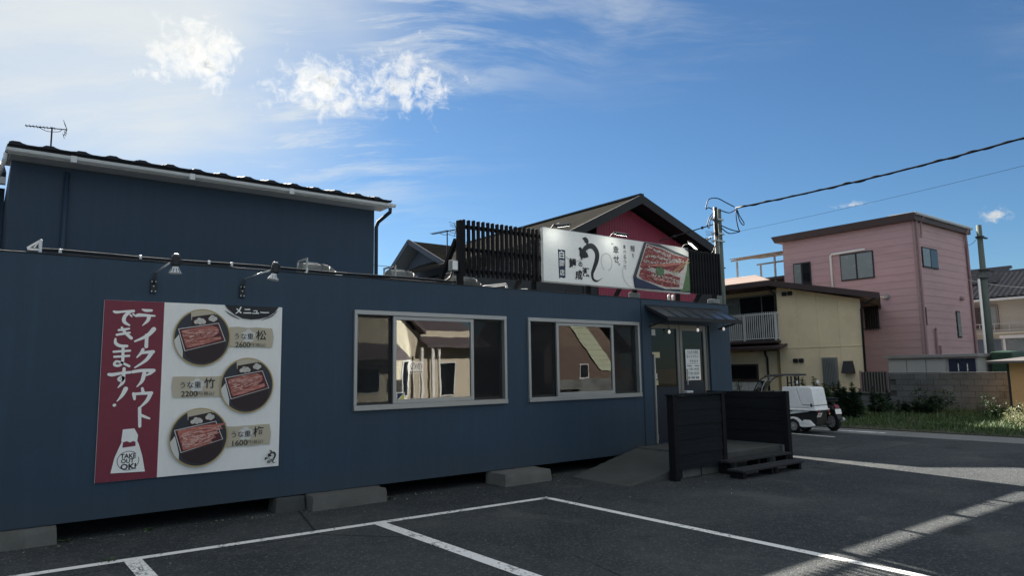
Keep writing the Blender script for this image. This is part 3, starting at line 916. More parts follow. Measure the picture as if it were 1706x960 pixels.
# ------------------------------------------------------------------ brush lettering, drawn stroke by stroke
GLYPH = {
 'テ': [[(.32, .96, .06), (.5, .91, .12), (.80, .92, .10)], [(.02, .56, .10), (.2, .62, .14), (.98, .60, .07)], [(.68, .58, .15), (.63, .32, .13), (.36, .0, .03)]],
 'イ': [[(.95, .95, .18), (.62, .60, .14), (.0, .30, .07)], [(.60, .62, .15), (.60, .35, .13), (.60, .03, .14)]],
 'ク': [[(.42, .98, .12), (.34, .80, .12), (.12, .56, .05)], [(.40, .80, .11), (.70, .84, .12), (.97, .86, .14)], [(.90, .84, .17), (.62, .42, .13), (.04, .02, .06)]],
 'ア': [[(.02, .80, .11), (.4, .86, .12), (.97, .86, .13)], [(.92, .84, .15), (.80, .70, .10), (.62, .60, .05)], [(.54, .70, .14), (.46, .32, .12), (.24, .02, .04)]],
 'ウ': [[(.48, 1., .10), (.53, .80, .12)], [(.06, .74, .11), (.10, .60, .12), (.12, .46, .09)], [(.08, .72, .10), (.5, .74, .11), (.95, .75, .13)], [(.92, .74, .15), (.74, .36, .13), (.38, .0, .05)]],
 'ト': [[(.30, 1., .15), (.33, .5, .15), (.36, .0, .14)], [(.38, .62, .12), (.62, .52, .13), (.95, .40, .09)]],
 'で': [[(.0, .88, .10), (.12, .84, .12), (.5, .90, .10), (.95, .95, .13)], [(.78, .90, .13), (.54, .60, .15), (.52, .25, .15), (.78, .03, .08)], [(.80, .70, .08), (.88, .60, .07)], [(.94, .76, .08), (1.04, .66, .07)]],
 'き': [[(.24, .86, .10), (.55, .90, .11), (.82, .95, .08)], [(.14, .62, .10), (.5, .68, .11), (.86, .74, .09)], [(.40, 1., .09), (.58, .76, .12), (.96, .46, .14)], [(.08, .42, .08), (.10, .20, .13), (.35, .06, .14), (.74, .05, .12)]],
 'ま': [[(.05, .80, .10), (.5, .83, .10), (.95, .86, .10)], [(.10, .54, .10), (.5, .56, .10), (.92, .59, .10)], [(.56, 1., .12), (.57, .6, .12), (.56, .25, .12), (.36, .08, .12), (.12, .13, .11), (.22, .30, .10), (.56, .22, .10), (.95, .05, .11)]],
 'す': [[(.0, .70, .11), (.16, .68, .13), (.5, .74, .11), (1., .80, .10)], [(.70, 1., .11), (.68, .52, .12), (.58, .36, .11), (.46, .44, .09), (.56, .56, .08), (.70, .48, .10), (.66, .25, .12), (.46, .0, .04)]],
 '！': [[(.85, 1., .24), (.62, .62, .18), (.28, .28, .05)], [(.10, .05, .17), (.12, .06, .17)]],
 'メ': [[(.78, .95, .12), (.5, .4, .12), (.1, .05, .05)], [(.25, .7, .10), (.8, .2, .13)]],
 'ニ': [[(.2, .75, .11), (.8, .78, .12)], [(.05, .2, .11), (.95, .24, .12)]],
 'ュ': [[(.2, .62, .09), (.68, .64, .1), (.62, .25, .1)], [(.05, .2, .1), (.95, .24, .11)]],
 'ー': [[(.02, .5, .12), (.5, .46, .14), (.98, .52, .10)]],
}


def brush(fl, ch, x, y, w, h):
    for st_ in GLYPH[ch]: fl.stroke(st_, (x, y, w, h))
    return fl


def emblem(fl, x, y, s):
    """the swimming-eel brush emblem; x,y lower left, s height of the emblem (1 = 0.72 m original)"""
    q = lambda pts: [(x + (a - .74) * s, y + (b - .05) * s, c * 1.12 * s) for a, b, c in pts]
    fl.stroke(q([(.84, .775, .012), (.90, .765, .075), (.935, .725, .085), (.935, .69, .02)]), n=5)
    fl.stroke(q([(.755, .59, .03), (.785, .585, .06), (.80, .52, .06)]), n=5)
    fl.stroke(q([(.80, .42, .025), (.815, .47, .085), (.87, .50, .12), (.93, .485, .07), (.955, .47, .02)]), n=5)
    fl.stroke(q([(.80, .49, .08), (.89, .60, .075), (.98, .655, .078), (1.08, .655, .088), (1.165, .57, .092), (1.165, .45, .085), (1.10, .30, .070), (1.045, .19, .055), (1.06, .095, .045), (1.13, .065, .030), (1.20, .08, .014), (1.29, .135, .002)]), n=8)
    return fl


def shopname(fl, x, y, s):
    for c, a, b, z in (('鰻', .600, .330, .172), ('の', .775, .325, .09), ('成', .730, .140, .165), ('瀬', .893, .200, .165)):
        fl.text(c, x + (a - .74) * s, y + (b - .05) * s, wd=z * s, bold=.035)
    return fl


# ------------------------------------------------------------------ the menu board on the wall
menu = thing('menu_board', 'large maroon and white take away menu board with three round food pictures', 'sign', (1.96, 8.27, .54))
MB().box(1.03, 2.892, 8.272, 8.295, .54, 2.405).build('panel', M['print_wash'], menu, bevel=.003)
fl = Flat((1.03, 8.272, .54), (1, 0, 0), (0, 0, 1), (0, -1, 0), .0006)
fl.poly([(0.001, .001), (.570, .001), (.570, 1.864), (0.001, 1.864)]).build('red_band', M['print_red'], menu)
for ch, x, y, w_, h_ in (('テ', .298, 1.605, .185, .18), ('イ', .300, 1.375, .185, .205), ('ク', .305, 1.155, .18, .20), ('ア', .290, .955, .21, .20), ('ウ', .300, .735, .19, .205), ('ト', .33, .545, .15, .19),
                         ('で', .092, 1.60, .19, .165), ('き', .105, 1.375, .165, .205), ('ま', .100, 1.165, .165, .20), ('す', .075, .955, .195, .195), ('！', .125, .765, .13, .175)):
    brush(fl, ch, x, y, w_, h_).build('character', M['print_white'], menu)
# carrier bag
fl.poly([(.215, .375), (.225, .40), (.365, .40), (.38, .37), (.42, .24), (.452, .075), (.135, .085), (.165, .24)])
fl.poly([(.218, .40), (.228, .522), (.334, .527), (.372, .455), (.366, .395), (.29, .40)])
fl.build('bag_print', M['print_white'], menu)
fl.poly([(.232, .335), (.352, .345), (.352, .385), (.330, .398), (.30, .385), (.27, .400), (.235, .390)]).build('red_band', M['print_red'], menu)
fl.ring(.290, .200, .103, .098, .006, .9, 6.6).build('ring_print', M['ink'], menu)
fl.text('TAKE', .290, .248, wd=.145, h=.048, bold=.03).text('OUT', .285, .198, wd=.12, h=.045, bold=.03).text('OK!', .295, .140, wd=.145, h=.06, bold=.035).build('lettering', M['ink'], menu)
# menu heading brush swash
fl.poly([(1.195, 1.864), (1.815, 1.864), (1.77, 1.80), (1.69, 1.745), (1.60, 1.718), (1.50, 1.706), (1.40, 1.716), (1.31, 1.755), (1.235, 1.815)])
fl.stroke([(1.20, 1.80, .004), (1.27, 1.752, .012), (1.36, 1.708, .006)]).stroke([(1.62, 1.705, .004), (1.73, 1.752, .012), (1.80, 1.82, .004)])
fl.build('heading_print', M['ink'], menu)
for ch, x, w_, h_ in (('メ', 1.31, .085, .085), ('ニ', 1.405, .09, .075), ('ュ', 1.505, .08, .07), ('ー', 1.60, .10, .06)):
    brush(fl, ch, x, 1.765, w_, h_).build('character', M['print_white'], menu)
# price tags
for k, (x0, x1, ya, yb) in enumerate(((1.255, 1.757, 1.385, 1.612), (.680, 1.27, .830, 1.058), (1.257, 1.755, .262, .488))):
    j = lambda a: a + random.uniform(-.006, .006)
    up = [(x0 + (x1 - x0) * t, j(yb)) for t in (0, .2, .4, .6, .8, .97)]; dn = [(x0 + (x1 - x0) * t, j(ya)) for t in (.98, .8, .6, .4, .2, .02)]
    fl.poly(up + [(x1 + .006, (ya + yb) / 2)] + dn + [(x0 - .004, (ya + yb) / 2)])
    fl.build('price_tag', M['print_tan'], menu)
for x, y in ((1.47, 1.515), (.93, .960), (1.47, .40)):
    for k in range(5): fl.ell(x + .045 * math.cos(k * 1.2566 + .3), y + .045 * math.sin(k * 1.2566 + .3), .035, .035, 14)
    fl.build('flower_print', M['print_pale'], menu)
for k, (x, y, big_, pr) in enumerate(((1.42, 1.510, '松', '2600'), (.865, .966, '竹', '2200'), (1.42, .398, '梅', '1600'))):
    fl.text('うな重', x, y, wd=.215, bold=.004).build('lettering', M['ink'], menu)
    fl.text(big_, x + .195, y + .016, wd=.118, bold=.010).build('character', M['ink'], menu)
    fl.text(pr, x - .012, y - .098, wd=.165, h=.060, bold=.010).text('円', x + .092, y - .10, wd=.042).text('（税込）', x + .185, y - .10, wd=.125).build('lettering', M['ink'], menu)
emblem(fl, 1.725, .040, .20).build('emblem', M['ink'], menu)
shopname(fl, 1.738, .040, .21)
fl.build('lettering', M['ink'], menu)


def food_disc(cx, cy, rx, ry, kind):
    fl.ell(cx, cy, rx, ry, 56).build('picture_ring', M['gold'], menu)
    r_ = lambda a, b: (cx + a * rx * .965, cy + b * ry * .965)
    fl.ell(cx, cy, rx * .955, ry * .955, 56).build('food_picture', M['tray'], menu)
    # pale table top above, napkin at lower left
    fl.poly([r_(math.cos(t), math.sin(t)) for t in [1.05 + k * .14 for k in range(8)]] + [r_(-.42, .62), r_(.40, .80)]).build('food_picture', M['print_tan'], menu)
    fl.poly([r_(math.cos(t), math.sin(t)) for t in [3.25 + k * .12 for k in range(7)]] + [r_(-.68, -.50), r_(-.84, .10)]).build('food_picture', M['print_pale'], menu)
    # side dishes
    fl.poly([r_(-.40, .40), r_(-.40, .74), r_(.42, .88), r_(.62, .60)]).build('food_picture', M['lacquer'], menu)
    for (a, b) in ((-.24, .56), (-.14, .64), (-.03, .62), (-.10, .55), (.02, .57), (.34, .76), (.44, .70), (.28, .69), (.38, .66)):
        fl.ell(*r_(a, b), rx * .085, ry * .075, 10)
    fl.build('food_picture', M['rice'], menu)
    # lacquer box: outside, red inside, rim
    A, B, C_, D_ = r_(-.88, .30), r_(.58, .55), r_(.86, -.12), r_(-.62, -.50)
    fl.poly([D_, C_, r_(.80, -.52), r_(.55, -.80), r_(.1, -.93), r_(-.3, -.86), r_(-.55, -.70)]).build('food_picture', M['lacquer'], menu)
    fl.poly([A, D_, C_, B]).build('food_picture', M['print_pale'], menu)
    fl.poly([r_(-.845, .28), r_(-.60, -.475), r_(.83, -.11), r_(.565, .525)]).build('food_picture', M['lacquer_red'], menu)
    if kind < 2:
        fl.poly([r_(-.70, .06), r_(-.55, -.38), r_(-.1, -.30), r_(.70, -.05), r_(.66, .06), r_(.0, -.10)]).build('food_picture', M['eel'], menu)
        fl.poly([r_(-.76, .22), r_(-.60, -.30), r_(-.20, -.27), r_(.30, -.05), r_(.60, .20), r_(.56, .36), r_(.34, .45), r_(-.2, .36)]).build('food_picture', M['eel'], menu)
        for q in range(3): fl.stroke([(*r_(-.66, .10 - q * .12), .004), (*r_(0, .13 - q * .10), .012), (*r_(.48, .24 - q * .02), .004)])
        fl.build('food_picture', M['eel_dark'], menu)
    else:
        for q in range(5):
            yy = .20 - q * .135
            fl.stroke([(*r_(-.74 + q * .045, yy), .05), (*r_(.1, yy + .12), .055), (*r_(.95 - q * .12, yy + .24 - q * .02), .012)], caps=False)
        fl.build('food_picture', M['eel'], menu)
        for q in range(4):
            yy = .13 - q * .135
            fl.stroke([(*r_(-.70 + q * .045, yy), .008), (*r_(.1, yy + .12), .014), (*r_(.80 - q * .12, yy + .23), .004)], caps=False)
        fl.build('food_picture', M['eel_dark'], menu)


def _grill(cx, cy, rx, ry, A, B, C_, D_, n):
    """short pale strokes along a grilled fillet"""
    for _ in range(n):
        u, v = random.random(), random.random(); l = random.uniform(.04, .16)
        p = []
        for du, dv in ((0, 0), (l, 0), (l, .045), (0, .045)):
            a, b = min(u + du, 1), min(v + dv * random.uniform(.6, 1.6), 1)
            X = (A[0] * (1 - a) + B[0] * a) * (1 - b) + (D_[0] * (1 - a) + C_[0] * a) * b
            Y = (A[1] * (1 - a) + B[1] * a) * (1 - b) + (D_[1] * (1 - a) + C_[1] * a) * b
            p.append((cx + X * rx * .965, cy + Y * ry * .965))
        fl.poly(p[::-1])
    fl.build('food_picture', M['eel_light'], menu).data.name
food_disc(.966, 1.487, .300, .318, 0)
food_disc(1.470, .945, .300, .316, 1)
food_disc(.968, .392, .303, .318, 2)
for (a, b) in ((.966, 1.487), (1.470, .945)):
    _grill(a, b, .300, .317, (-.70, .20), (.50, .36), (.52, .14), (-.60, -.26), 75)
    _grill(a, b, .300, .317, (-.55, -.30), (.66, .02), (.66, -.04), (-.50, -.38), 25)
_grill(.968, .392, .303, .318, (-.72, .24), (.80, .40), (.40, -.16), (-.55, -.36), 110)

# ------------------------------------------------------------------ slatted screen and shop sign on the roof
SY = 8.335
scr = thing('slatted_screen', 'long dark screen of upright square battens standing on the shop roof', 'screen', (8.8, SY, 2.86))
x = 5.59; k = 0
slat = None
while x < 11.74:
    if slat is None:
        slat = MB().box(5.59 - .021, 5.59 + .021, SY + .03, SY + .075, 2.99, 3.835).build('slat', M['dark_wood'], scr, bevel=.003)
    else:
        dup(slat, (x - 5.59, random.uniform(-.002, .002), .008 * (x - 5.59) / 1.0 + random.uniform(-.004, .004)))
    x += .0878; k += 1
for z in (3.08, 3.40, 3.74):
    MB().beam((5.54, SY + .10, z), (11.76, SY + .10, z + .045), .04, .055).build('rail', M['dark_wood'], scr)
MB().box(5.50, 5.565, SY + .02, SY + .12, 2.855, 3.82).build('post', M['dark_wood'], scr, bevel=.004)
for x in (7.0, 8.2, 9.35, 10.55, 11.68):
    MB().box(x - .03, x + .03, SY + .13, SY + .19, 2.79, 3.70).build('post', M['dark_wood'], scr)
for x in (5.53, 7.0, 9.35, 11.68):
    MB().beam((x, SY + .16, 3.55), (x, SY + .75, 2.80), .06, .06).build('brace', M['dark_wood'], scr)

sg = thing('shop_sign', 'wide white rooftop shop sign with brush emblem and glazed eel picture', 'sign', (9.05, SY - .03, 3.04))
org = V((7.035, SY - .055, 3.012)); Wd, Ht = 3.61, .858
MB().box(7.03, 7.03 + Wd + .01, SY - .055, SY + .005, 3.007, 3.012 + Ht).build('panel', M['print_white'], sg, bevel=.004)
mb = MB().box(7.02, 10.66, SY - .045, SY + .012, 2.996, 3.006).box(7.02, 10.66, SY - .045, SY + .012, 3.013 + Ht, 3.023 + Ht)
mb.build('frame', M['alu'], sg)
fl = Flat(org + V((.03, 0, .005)), (.981, 0, 0), (0, 0, .981), (0, -1, 0), .0008)
# pale watermark sweeps
fl.stroke([(.34, .52, .012), (.45, .42, .03), (.62, .37, .035), (.80, .40, .03), (.93, .52, .02), (.96, .66, .015), (.92, .84, .006)], caps=False, n=10).build('watermark', M['print_pale'], sg)
fl.ring(1.40, .415, .145, .165, .025, -1.3, 4.3).build('watermark', M['print_pale'], sg)
fl.stroke([(1.83, .40, .010), (1.79, .28, .03), (1.83, .13, .03), (1.95, .03, .02), (2.06, .01, .012)], caps=False, n=10)
fl.build('watermark', M['print_pale'], sg)
fl.stroke([(.285, .53, .02), (.282, .45, .0)], caps=False)
fl.poly([(.283, .540), (.33, .528), (.37, .538), (.437, .532), (.436, .3), (.428, .072), (.38, .062), (.33, .075), (.29, .052), (.284, .30)]).build('name_tag', M['print_navy'], sg)
for k, c in enumerate('白岡店'): fl.text(c, .360, .455 - .150 * k, wd=.104, bold=.018).build('character', M['print_white'], sg)
emblem(fl, .74, .05, 1.0).build('emblem', M['ink'], sg)
shopname(fl, .74, .05, 1.0).build('lettering', M['ink'], sg)
fl.text('“', 1.552, .755, wd=.045).vtext('幸せ', 1.64, .655, .140, .165, .008).text('”', 1.712, .400, wd=.045).build('lettering', M['ink'], sg)
fl.vtext('食べるって', 1.858, .73, .072, .092, .004).build('lettering', M['ink'], sg)
fl.text('鰻', 2.072, .720, wd=.115).text('を', 2.08, .592, wd=.070, bold=-.004)
fl.build('lettering', M['ink'], sg)
# the food picture: glazed eel over rice in a dark box, with chopsticks
fl.poly([(2.385, .868), (2.055, .21), (2.090, .002), (3.645, .002), (3.645, .868)]).build('food_picture', M['tray'], sg)
fl.poly([(2.80, .868), (3.50, .868), (3.645, .80), (3.645, .70)]).build('food_picture', M['print_pale'], sg)
fl.poly([(3.645, .60), (3.645, .04), (3.35, .01), (3.42, .45)]).build('food_picture', M['herb'], sg)
fl.poly([(2.44, .85), (2.14, .22), (2.19, .16), (2.92, .035), (3.42, .06), (3.56, .42), (3.63, .68), (3.22, .72), (2.9, .80)]).build('food_picture', M['rice'], sg)
fl.poly([(2.46, .835), (2.24, .40), (2.33, .36), (2.80, .42), (3.30, .34), (3.47, .45), (3.62, .68), (3.22, .705), (2.88, .785)])
fl.poly([(2.26, .36), (2.20, .22), (2.32, .165), (2.95, .070), (3.33, .09), (3.36, .28), (3.05, .33), (2.70, .30), (2.45, .36)]).build('food_picture', M['eel_dark'], sg)
for q in ([(2.46, .80), (2.75, .74), (3.10, .66)], [(2.40, .60), (2.70, .62), (3.0, .60), (3.4, .62)], [(2.36, .52), (2.75, .50), (3.1, .55), (3.46, .60)], [(2.50, .40), (2.9, .36), (3.3, .36)], [(2.55, .27), (2.9, .25), (3.32, .20)], [(2.60, .21), (2.95, .18), (3.30, .15)]):
    pts = spline(q, 10)
    for (x, y) in pts:
        for _ in range(3):
            r = random.uniform(.006, .016); fl.ell(x + random.uniform(-.03, .03), y + random.uniform(-.022, .022), r * 1.6, r * .7, 6)
fl.build('food_picture', M['rice'], sg)
fl.stroke([(2.42, .44, .01), (2.7, .46, .045), (3.05, .50, .05), (3.38, .55, .02)], caps=False).stroke([(2.40, .26, .008), (2.8, .19, .03), (3.3, .15, .01)], caps=False).build('food_picture', M['eel'], sg)
fl.poly([(2.66, .33), (2.70, .46), (2.745, .40), (2.80, .48), (2.84, .40), (2.90, .42), (2.88, .32), (2.80, .26), (2.72, .28)]).build('food_picture', M['herb'], sg)
fl.stroke([(3.12, .365, .012), (3.644, .66, .018)], caps=False).stroke([(3.14, .35, .012), (3.644, .60, .018)], caps=False).build('food_picture', M['chop'], sg)
fl.poly([(2.056, .208), (2.92, .022), (2.925, .003), (2.090, .002)]).build('food_picture', M['print_navy'], sg)
fl.poly([(2.385, .868), (2.40, .868), (2.085, .235), (2.078, .19), (2.060, .195), (2.055, .21)]).build('food_picture', M['print_grey'], sg)

# floodlights on arms along the top of the sign
for lab, x in (('slim lit floodlight tilted over the blank left end of the shop sign', 7.22), ('slim lit floodlight level over the middle of the shop sign', 8.555), ('slim lit floodlight over the food picture end of the shop sign', 10.49)):
    f = thing('sign_floodlight', lab, 'floodlight', (x, SY - .05, 3.87), 'floodlights on the rooftop sign')
    yaw_ = {7.22: .35, 8.555: .0, 10.49: -.55}[x]
    y = SY - .30; z = 3.885
    MB().tube([(x, SY + .01, 3.84), (x, SY - .10, 3.92), (x, y + .06, z + .035)], .010, 6).build('arm', M['steel_dark'], f)
    d = V((math.cos(yaw_), -math.sin(yaw_) * .3, math.sin(yaw_) * .55)).normalized(); nrm = V((0, .42, -.9)); side = d.cross(nrm).normalized(); nrm = side.cross(d).normalized()
    if nrm.z > 0: nrm = -nrm
    c = V((x, y, z)); a, b, e = d * .135, side * .05, nrm * .018
    MB().hexa([c - a - b - e, c + a - b - e, c + a + b - e, c - a + b - e, c - a - b + e, c + a - b + e, c + a + b + e, c - a + b + e]).build('housing', M['steel_dark'], f, bevel=.006)
    c2_ = c + nrm * .0205
    a, b = d * .122, side * .040
    pts = [c2_ - a - b, c2_ + a - b, c2_ + a + b, c2_ - a + b]
    nn = (pts[1] - pts[0]).cross(pts[3] - pts[0])
    MB().face(pts if nn.dot(nrm) > 0 else pts[::-1]).build('led_panel', M['led'], f)

# ------------------------------------------------------------------ wall lamps above the menu board
def wall_lamp(lab, bx, hx, tilt):
    l = thing('wall_lamp', lab, 'lamp', (bx, FY, 2.60), 'swan neck lamps above the menu board')
    MB().box(bx - .028, bx + .028, FY - .030, FY - .001, 2.50, 2.645).build('wall_plate', M['steel_dark'], l, bevel=.004)
    for (a, b) in ((-.018, 2.52), (.018, 2.52), (-.018, 2.625), (.018, 2.625), (0, 2.575)):
        MB().cyl((bx + a, FY - .0305, b), (bx + a, FY - .038, b), .007, n=8).build('bolt', M['steel'], l)
    MB().tube([(bx, FY - .02, 2.60), (bx, FY - .045, 2.64), (bx + .01, FY - .05, 2.72)], .014, 8).build('arm', M['steel_dark'], l, smooth=True)
    c = V((hx, 7.86, 2.80))
    MB().tube([(bx + .01, FY - .05, 2.715), (hx - .055, 7.87, 2.785)], .0085, 8).build('arm', M['steel'], l, smooth=True)
    ax = V((tilt, 0, -1)).normalized()
    MB().lathe(c - ax * .065, ax, [(-.001, .001), (0, .034), (.012, .043), (.10, .045), (.118, .030)], 18).build('lamp_body', M['steel_dark'], l, smooth=math.radians(35))
    MB().box(c.x - .026, c.x + .026, c.y - .026, c.y + .026, c.z + .066, c.z + .082).build('cap', M['steel'], l, bevel=.006)
    MB().tube([c + V((-.055, 0, .035)), c + V((-.055, -.03, .0)), c + V((.055, -.03, .0)), c + V((.055, 0, .035))], .006, 6).build('bracket', M['steel_dark'], l)
    b0 = c + ax * .055
    MB().lathe(b0, ax, [(0, .028), (.02, .036), (.045, .052), (.068, .063), (.072, .061), (.060, .045), (.055, .001)], 24).build('lamp_shade', M['white_trim'], l, smooth=math.radians(40))
    mb = MB()
    for k in range(12):
        t = 2 * PI * k / 12
        s_, f_ = V((math.cos(t), math.sin(t), 0)), None
        mb.beam(b0 + ax * .022 + s_ * .0385, b0 + ax * .062 + s_ * .0625, .005, .006)
    mb.build('shade_rib', M['steel_dark'], l)
wall_lamp('dark swan neck wall lamp over the maroon side of the menu board', 1.485, 1.61, 0.0)
wall_lamp('dark swan neck wall lamp over the right end of the menu board, head tilted', 2.42, 2.655, -.16)

# ------------------------------------------------------------------ service runs on the shop roof
con = thing('conduit', 'thin dark conduit clipped along the front roof edge of the shop', 'pipe', (2, FY, 2.88))
pts = [(.36, FY + .02, 2.815)] + [(x, FY + .02 + random.uniform(-.004, .004), 2.885 + .006 * math.sin(x * 3)) for x in [.6 + .4 * k for k in range(13)]]
pts[0] = (.34, FY + .03, 2.884)
MB().tube(pts, .017, 8).build('pipe', M['conduit'], con, smooth=True)
MB().tube([(.5, FY - .002, 2.858), (1.4, FY - .004, 2.859), (2.3, FY - .004, 2.859)], .006, 6).build('pipe', M['steel_dark'], con, smooth=True)
for x in (.62, 1.35, 2.05, 2.30, 3.2):
    MB().box(x - .014, x + .014, FY - .004, FY + .055, 2.863, 2.908).build('clip', M['steel'], con, bevel=.004)
br = thing('roof_bracket', 'small white triangular steel bracket on the roof edge at far left', 'bracket', (.43, FY, 2.86))
mb = MB().beam((.345, FY, 2.89), (.445, FY + .02, 2.975), .018, .018).beam((.345, FY, 2.882), (.45, FY + .02, 2.882), .018, .018).beam((.40, FY + .01, 2.90), (.435, FY + .02, 2.96), .012, .012)
mb.build('frame', M['white'], br)
MB().box(.44, .465, FY - .01, FY + .09, 2.855, 2.985).build('plate', M['white_trim'], br, bevel=.004)
cb = [(2.85, FY + .1, 2.90), (3.3, FY + .10, 2.895), (3.78, FY + .12, 2.90), (4.2, FY + .16, 2.885), (4.75, FY + .16, 2.875), (5.2, FY + .18, 2.885), (5.38, FY + .16, 2.95), (5.44, FY + .17, 3.05), (5.46, FY + .18, 3.12)]
o = MB().tube(spline(cb, 6), .014, 7).build('roof_cable', M['wire'], smooth=True, loc=(4, FY + .15, 2.87)); tag(o, 'slack black cable running over the shop roof up to the slatted screen', 'cable')
jb = thing('junction_box', 'small cream junction box on the left post of the slatted screen', 'box', (5.44, 8.42, 3.06))
MB().box(5.385, 5.495, 8.39, 8.48, 3.06, 3.22).build('box', M['soffit'], jb, bevel=.008)
MB().box(5.395, 5.485, 8.382, 8.389, 3.075, 3.205).build('lid', M['print_white'], jb, bevel=.004)


def duct(lab, x0, x1, y, r, z=None):
    """segmented sheet metal elbow lying on the roof"""
    d = thing('vent_duct', lab, 'vent duct', (x1, y, 2.79), 'sheet metal vent ducts on the shop roof')
    zc = 2.80 + r + .03 if z is None else z
    MB().cyl((x0, y, zc), (x1 - .02, y, zc), r * .92, n=24).build('pipe', M['galv_pole'], d, smooth=math.radians(40))
    R_ = r * 1.25; c = V((x1, y, zc - R_))
    for k in range(4):
        a0, a1 = PI / 2 - k * PI / 8, PI / 2 - (k + 1) * PI / 8
        p0, p1 = c + V((math.cos(a0), 0, math.sin(a0))) * R_, c + V((math.cos(a1), 0, math.sin(a1))) * R_
        s_ = (p1 - p0).normalized() * .012
        MB().tube([p0 - s_, p0 + s_, p1 - s_, p1 + s_ * .5], [r * 1.03, r, r, r * 1.03], 24).build('elbow', M['galv_pole'], d, smooth=math.radians(35))
    mb = MB()
    for x in (x0 + .03,):
        mb.beam((x, y - r - .04, 2.79), (x, y - r - .04, zc + r + .04), .022, .022).beam((x, y + r + .04, 2.79), (x, y + r + .04, zc + r + .04), .022, .022).beam((x, y - r - .05, zc + r + .03), (x, y + r + .05, zc + r + .03), .022, .022)
    mb.beam((x0 + .03, y - r - .04, zc + r * .8), (x1 - .1, y - r - .02, zc + r * .8), .016, .02)
    mb.build('stand', M['alu'], d)
    return d
duct('grey vent duct elbow on the shop roof nearest the tall navy house', 3.43, 3.72, 9.15, .125, 2.995)
duct('grey vent duct elbow on the shop roof in front of the small gabled house', 4.78, 5.06, 9.2, .135, 3.0)
duct('pale vent duct elbow behind the left end of the slatted screen', 5.62, 6.05, 8.95, .125, 2.95)
wb = MB().box(3.88, 3.98, 9.0, 9.12, 2.785, 3.0).build('roof_box', M['white'], loc=(3.93, 9.06, 2.785), bevel=.008); tag(wb, 'small white box on the shop roof right of the first vent duct', 'box')
wb = MB().box(9.22, 9.46, 8.46, 8.53, 2.785, 2.97).build('roof_box', M['soffit'], loc=(9.34, 8.5, 2.785), bevel=.01); tag(wb, 'pale grey box on the roof edge under the middle of the shop sign', 'box')
t = thing('pipe_frame', 'white pipe frame lying on the roof behind the slatted screen', 'pipes', (6.6, 8.95, 2.79))
MB().tube([(6.3, 8.9, 2.93), (6.75, 8.9, 3.0)], .022, 8).tube([(6.35, 8.85, 2.86), (7.15, 8.85, 2.93)], .02, 8).tube([(6.75, 8.9, 3.0), (6.78, 8.87, 2.80)], .02, 8).build('pipe', M['white'], t, smooth=True)
t = thing('vent_pipe', 'pair of short white vent pipes below the right end of the shop sign', 'pipes', (10.22, 8.40, 2.86))
for x in (10.17, 10.29):
    MB().tube([(x, 8.40, 2.85), (x, 8.40, 2.95), (x + .012, 8.38, 2.965)], .025, 10).build('pipe', M['white'], t, smooth=True)

# ------------------------------------------------------------------ tall navy house behind the shop
nh = thing('navy_house', 'tall plain navy house with white gutter and a dark tile edge behind the shop', 'house', (3.8, 15, 0))
MB().box(.30, 7.42, 15.0, 21.0, .0, 5.52).build('wall', M['navy_house'], nh)
GZ = 5.50
mb = MB().hexa([(.22, 14.52, 5.62), (7.62, 14.52, 5.62), (7.62, 21.4, 7.0), (.22, 21.4, 7.0), (.22, 14.52, 5.66), (7.62, 14.52, 5.66), (7.62, 21.4, 7.05), (.22, 21.4, 7.05)])
rf = mb.build('roof', M['tile_dark'], nh)
MB().box(.26, 7.58, 14.60, 14.999, 5.50, 5.525).build('soffit', M['white_trim'], nh)
MB().box(.24, 7.60, 14.57, 14.60, 5.50, 5.62).build('fascia', M['white_trim'], nh)
mb = MB()
prof = [(0, .0), (-.02, -.05), (-.06, -.075), (-.10, -.05), (-.115, .0), (-.105, .0), (-.09, -.04), (-.06, -.06), (-.03, -.04), (-.012, 0)]
mb.prism([(.20, 14.565 + a, 5.585 + b) for a, b in prof], (7.72 - .20, 0, 0))
gt = mb.build('gutter', M['white_trim'], nh)
for x in (1.2, 3.2, 5.2):
    MB().box(x - .05, x + .05, 14.44, 14.57, 5.47, 5.595).build('gutter_joint', M['white_trim'], gt, bevel=.008)
n = 15
t0 = None
for k in range(n):
    x = .24 + k * .492
    mb = MB()
    pr = [(0, 0), (.0, .040), (.04, .062), (.15, .064), (.19, .042), (.26, .026), (.42, .026), (.485, .036), (.485, 0)]
    for (ya, za) in ((14.46, 5.645), (14.76, 5.715)):
        mb.prism([(x + a, ya, za + b) for a, b in pr], (0, .34, .068))
    mb.build('roof_tile', M['tile_dark'], rf) if t0 is None else None
    if t0 is None:
        t0 = [o for o in bpy.data.objects if o.name.startswith('roof_tile')][0]
    else:
        dup(t0, (k * .492, random.uniform(-.012, .012), random.uniform(-.008, .008)), rf)
MB().tube([(7.60, 14.53, 5.50), (7.60, 14.53, 5.40), (7.50, 14.95, 5.22), (7.47, 14.99, 5.1), (7.47, 14.96, .1)], .045, 10).build('downpipe', M['navy_dark'], nh, smooth=True)
MB().tube([(1.15, 14.95, 5.40), (1.15, 14.95, .1)], .04, 10).build('downpipe', M['navy_house'], nh, smooth=True)
MB().tube([(.205, 14.55, 5.50), (.20, 14.60, 5.38), (.10, 14.98, 5.02)], .03, 8).build('downpipe', M['white_trim'], nh, smooth=True)
MB().tube([(.10, 14.98, 5.02), (.05, 15.0, 4.2)], .04, 8).build('downpipe', M['navy_dark'], nh, smooth=True)
wing = MB().box(-7, .295, 18.5, 24, 0, 5.75).build('wall', M['navy_house'], nh)
MB().box(-7.2, .29, 17.9, 18.05, 5.72, 5.87).build('gutter', M['white_trim'], nh)
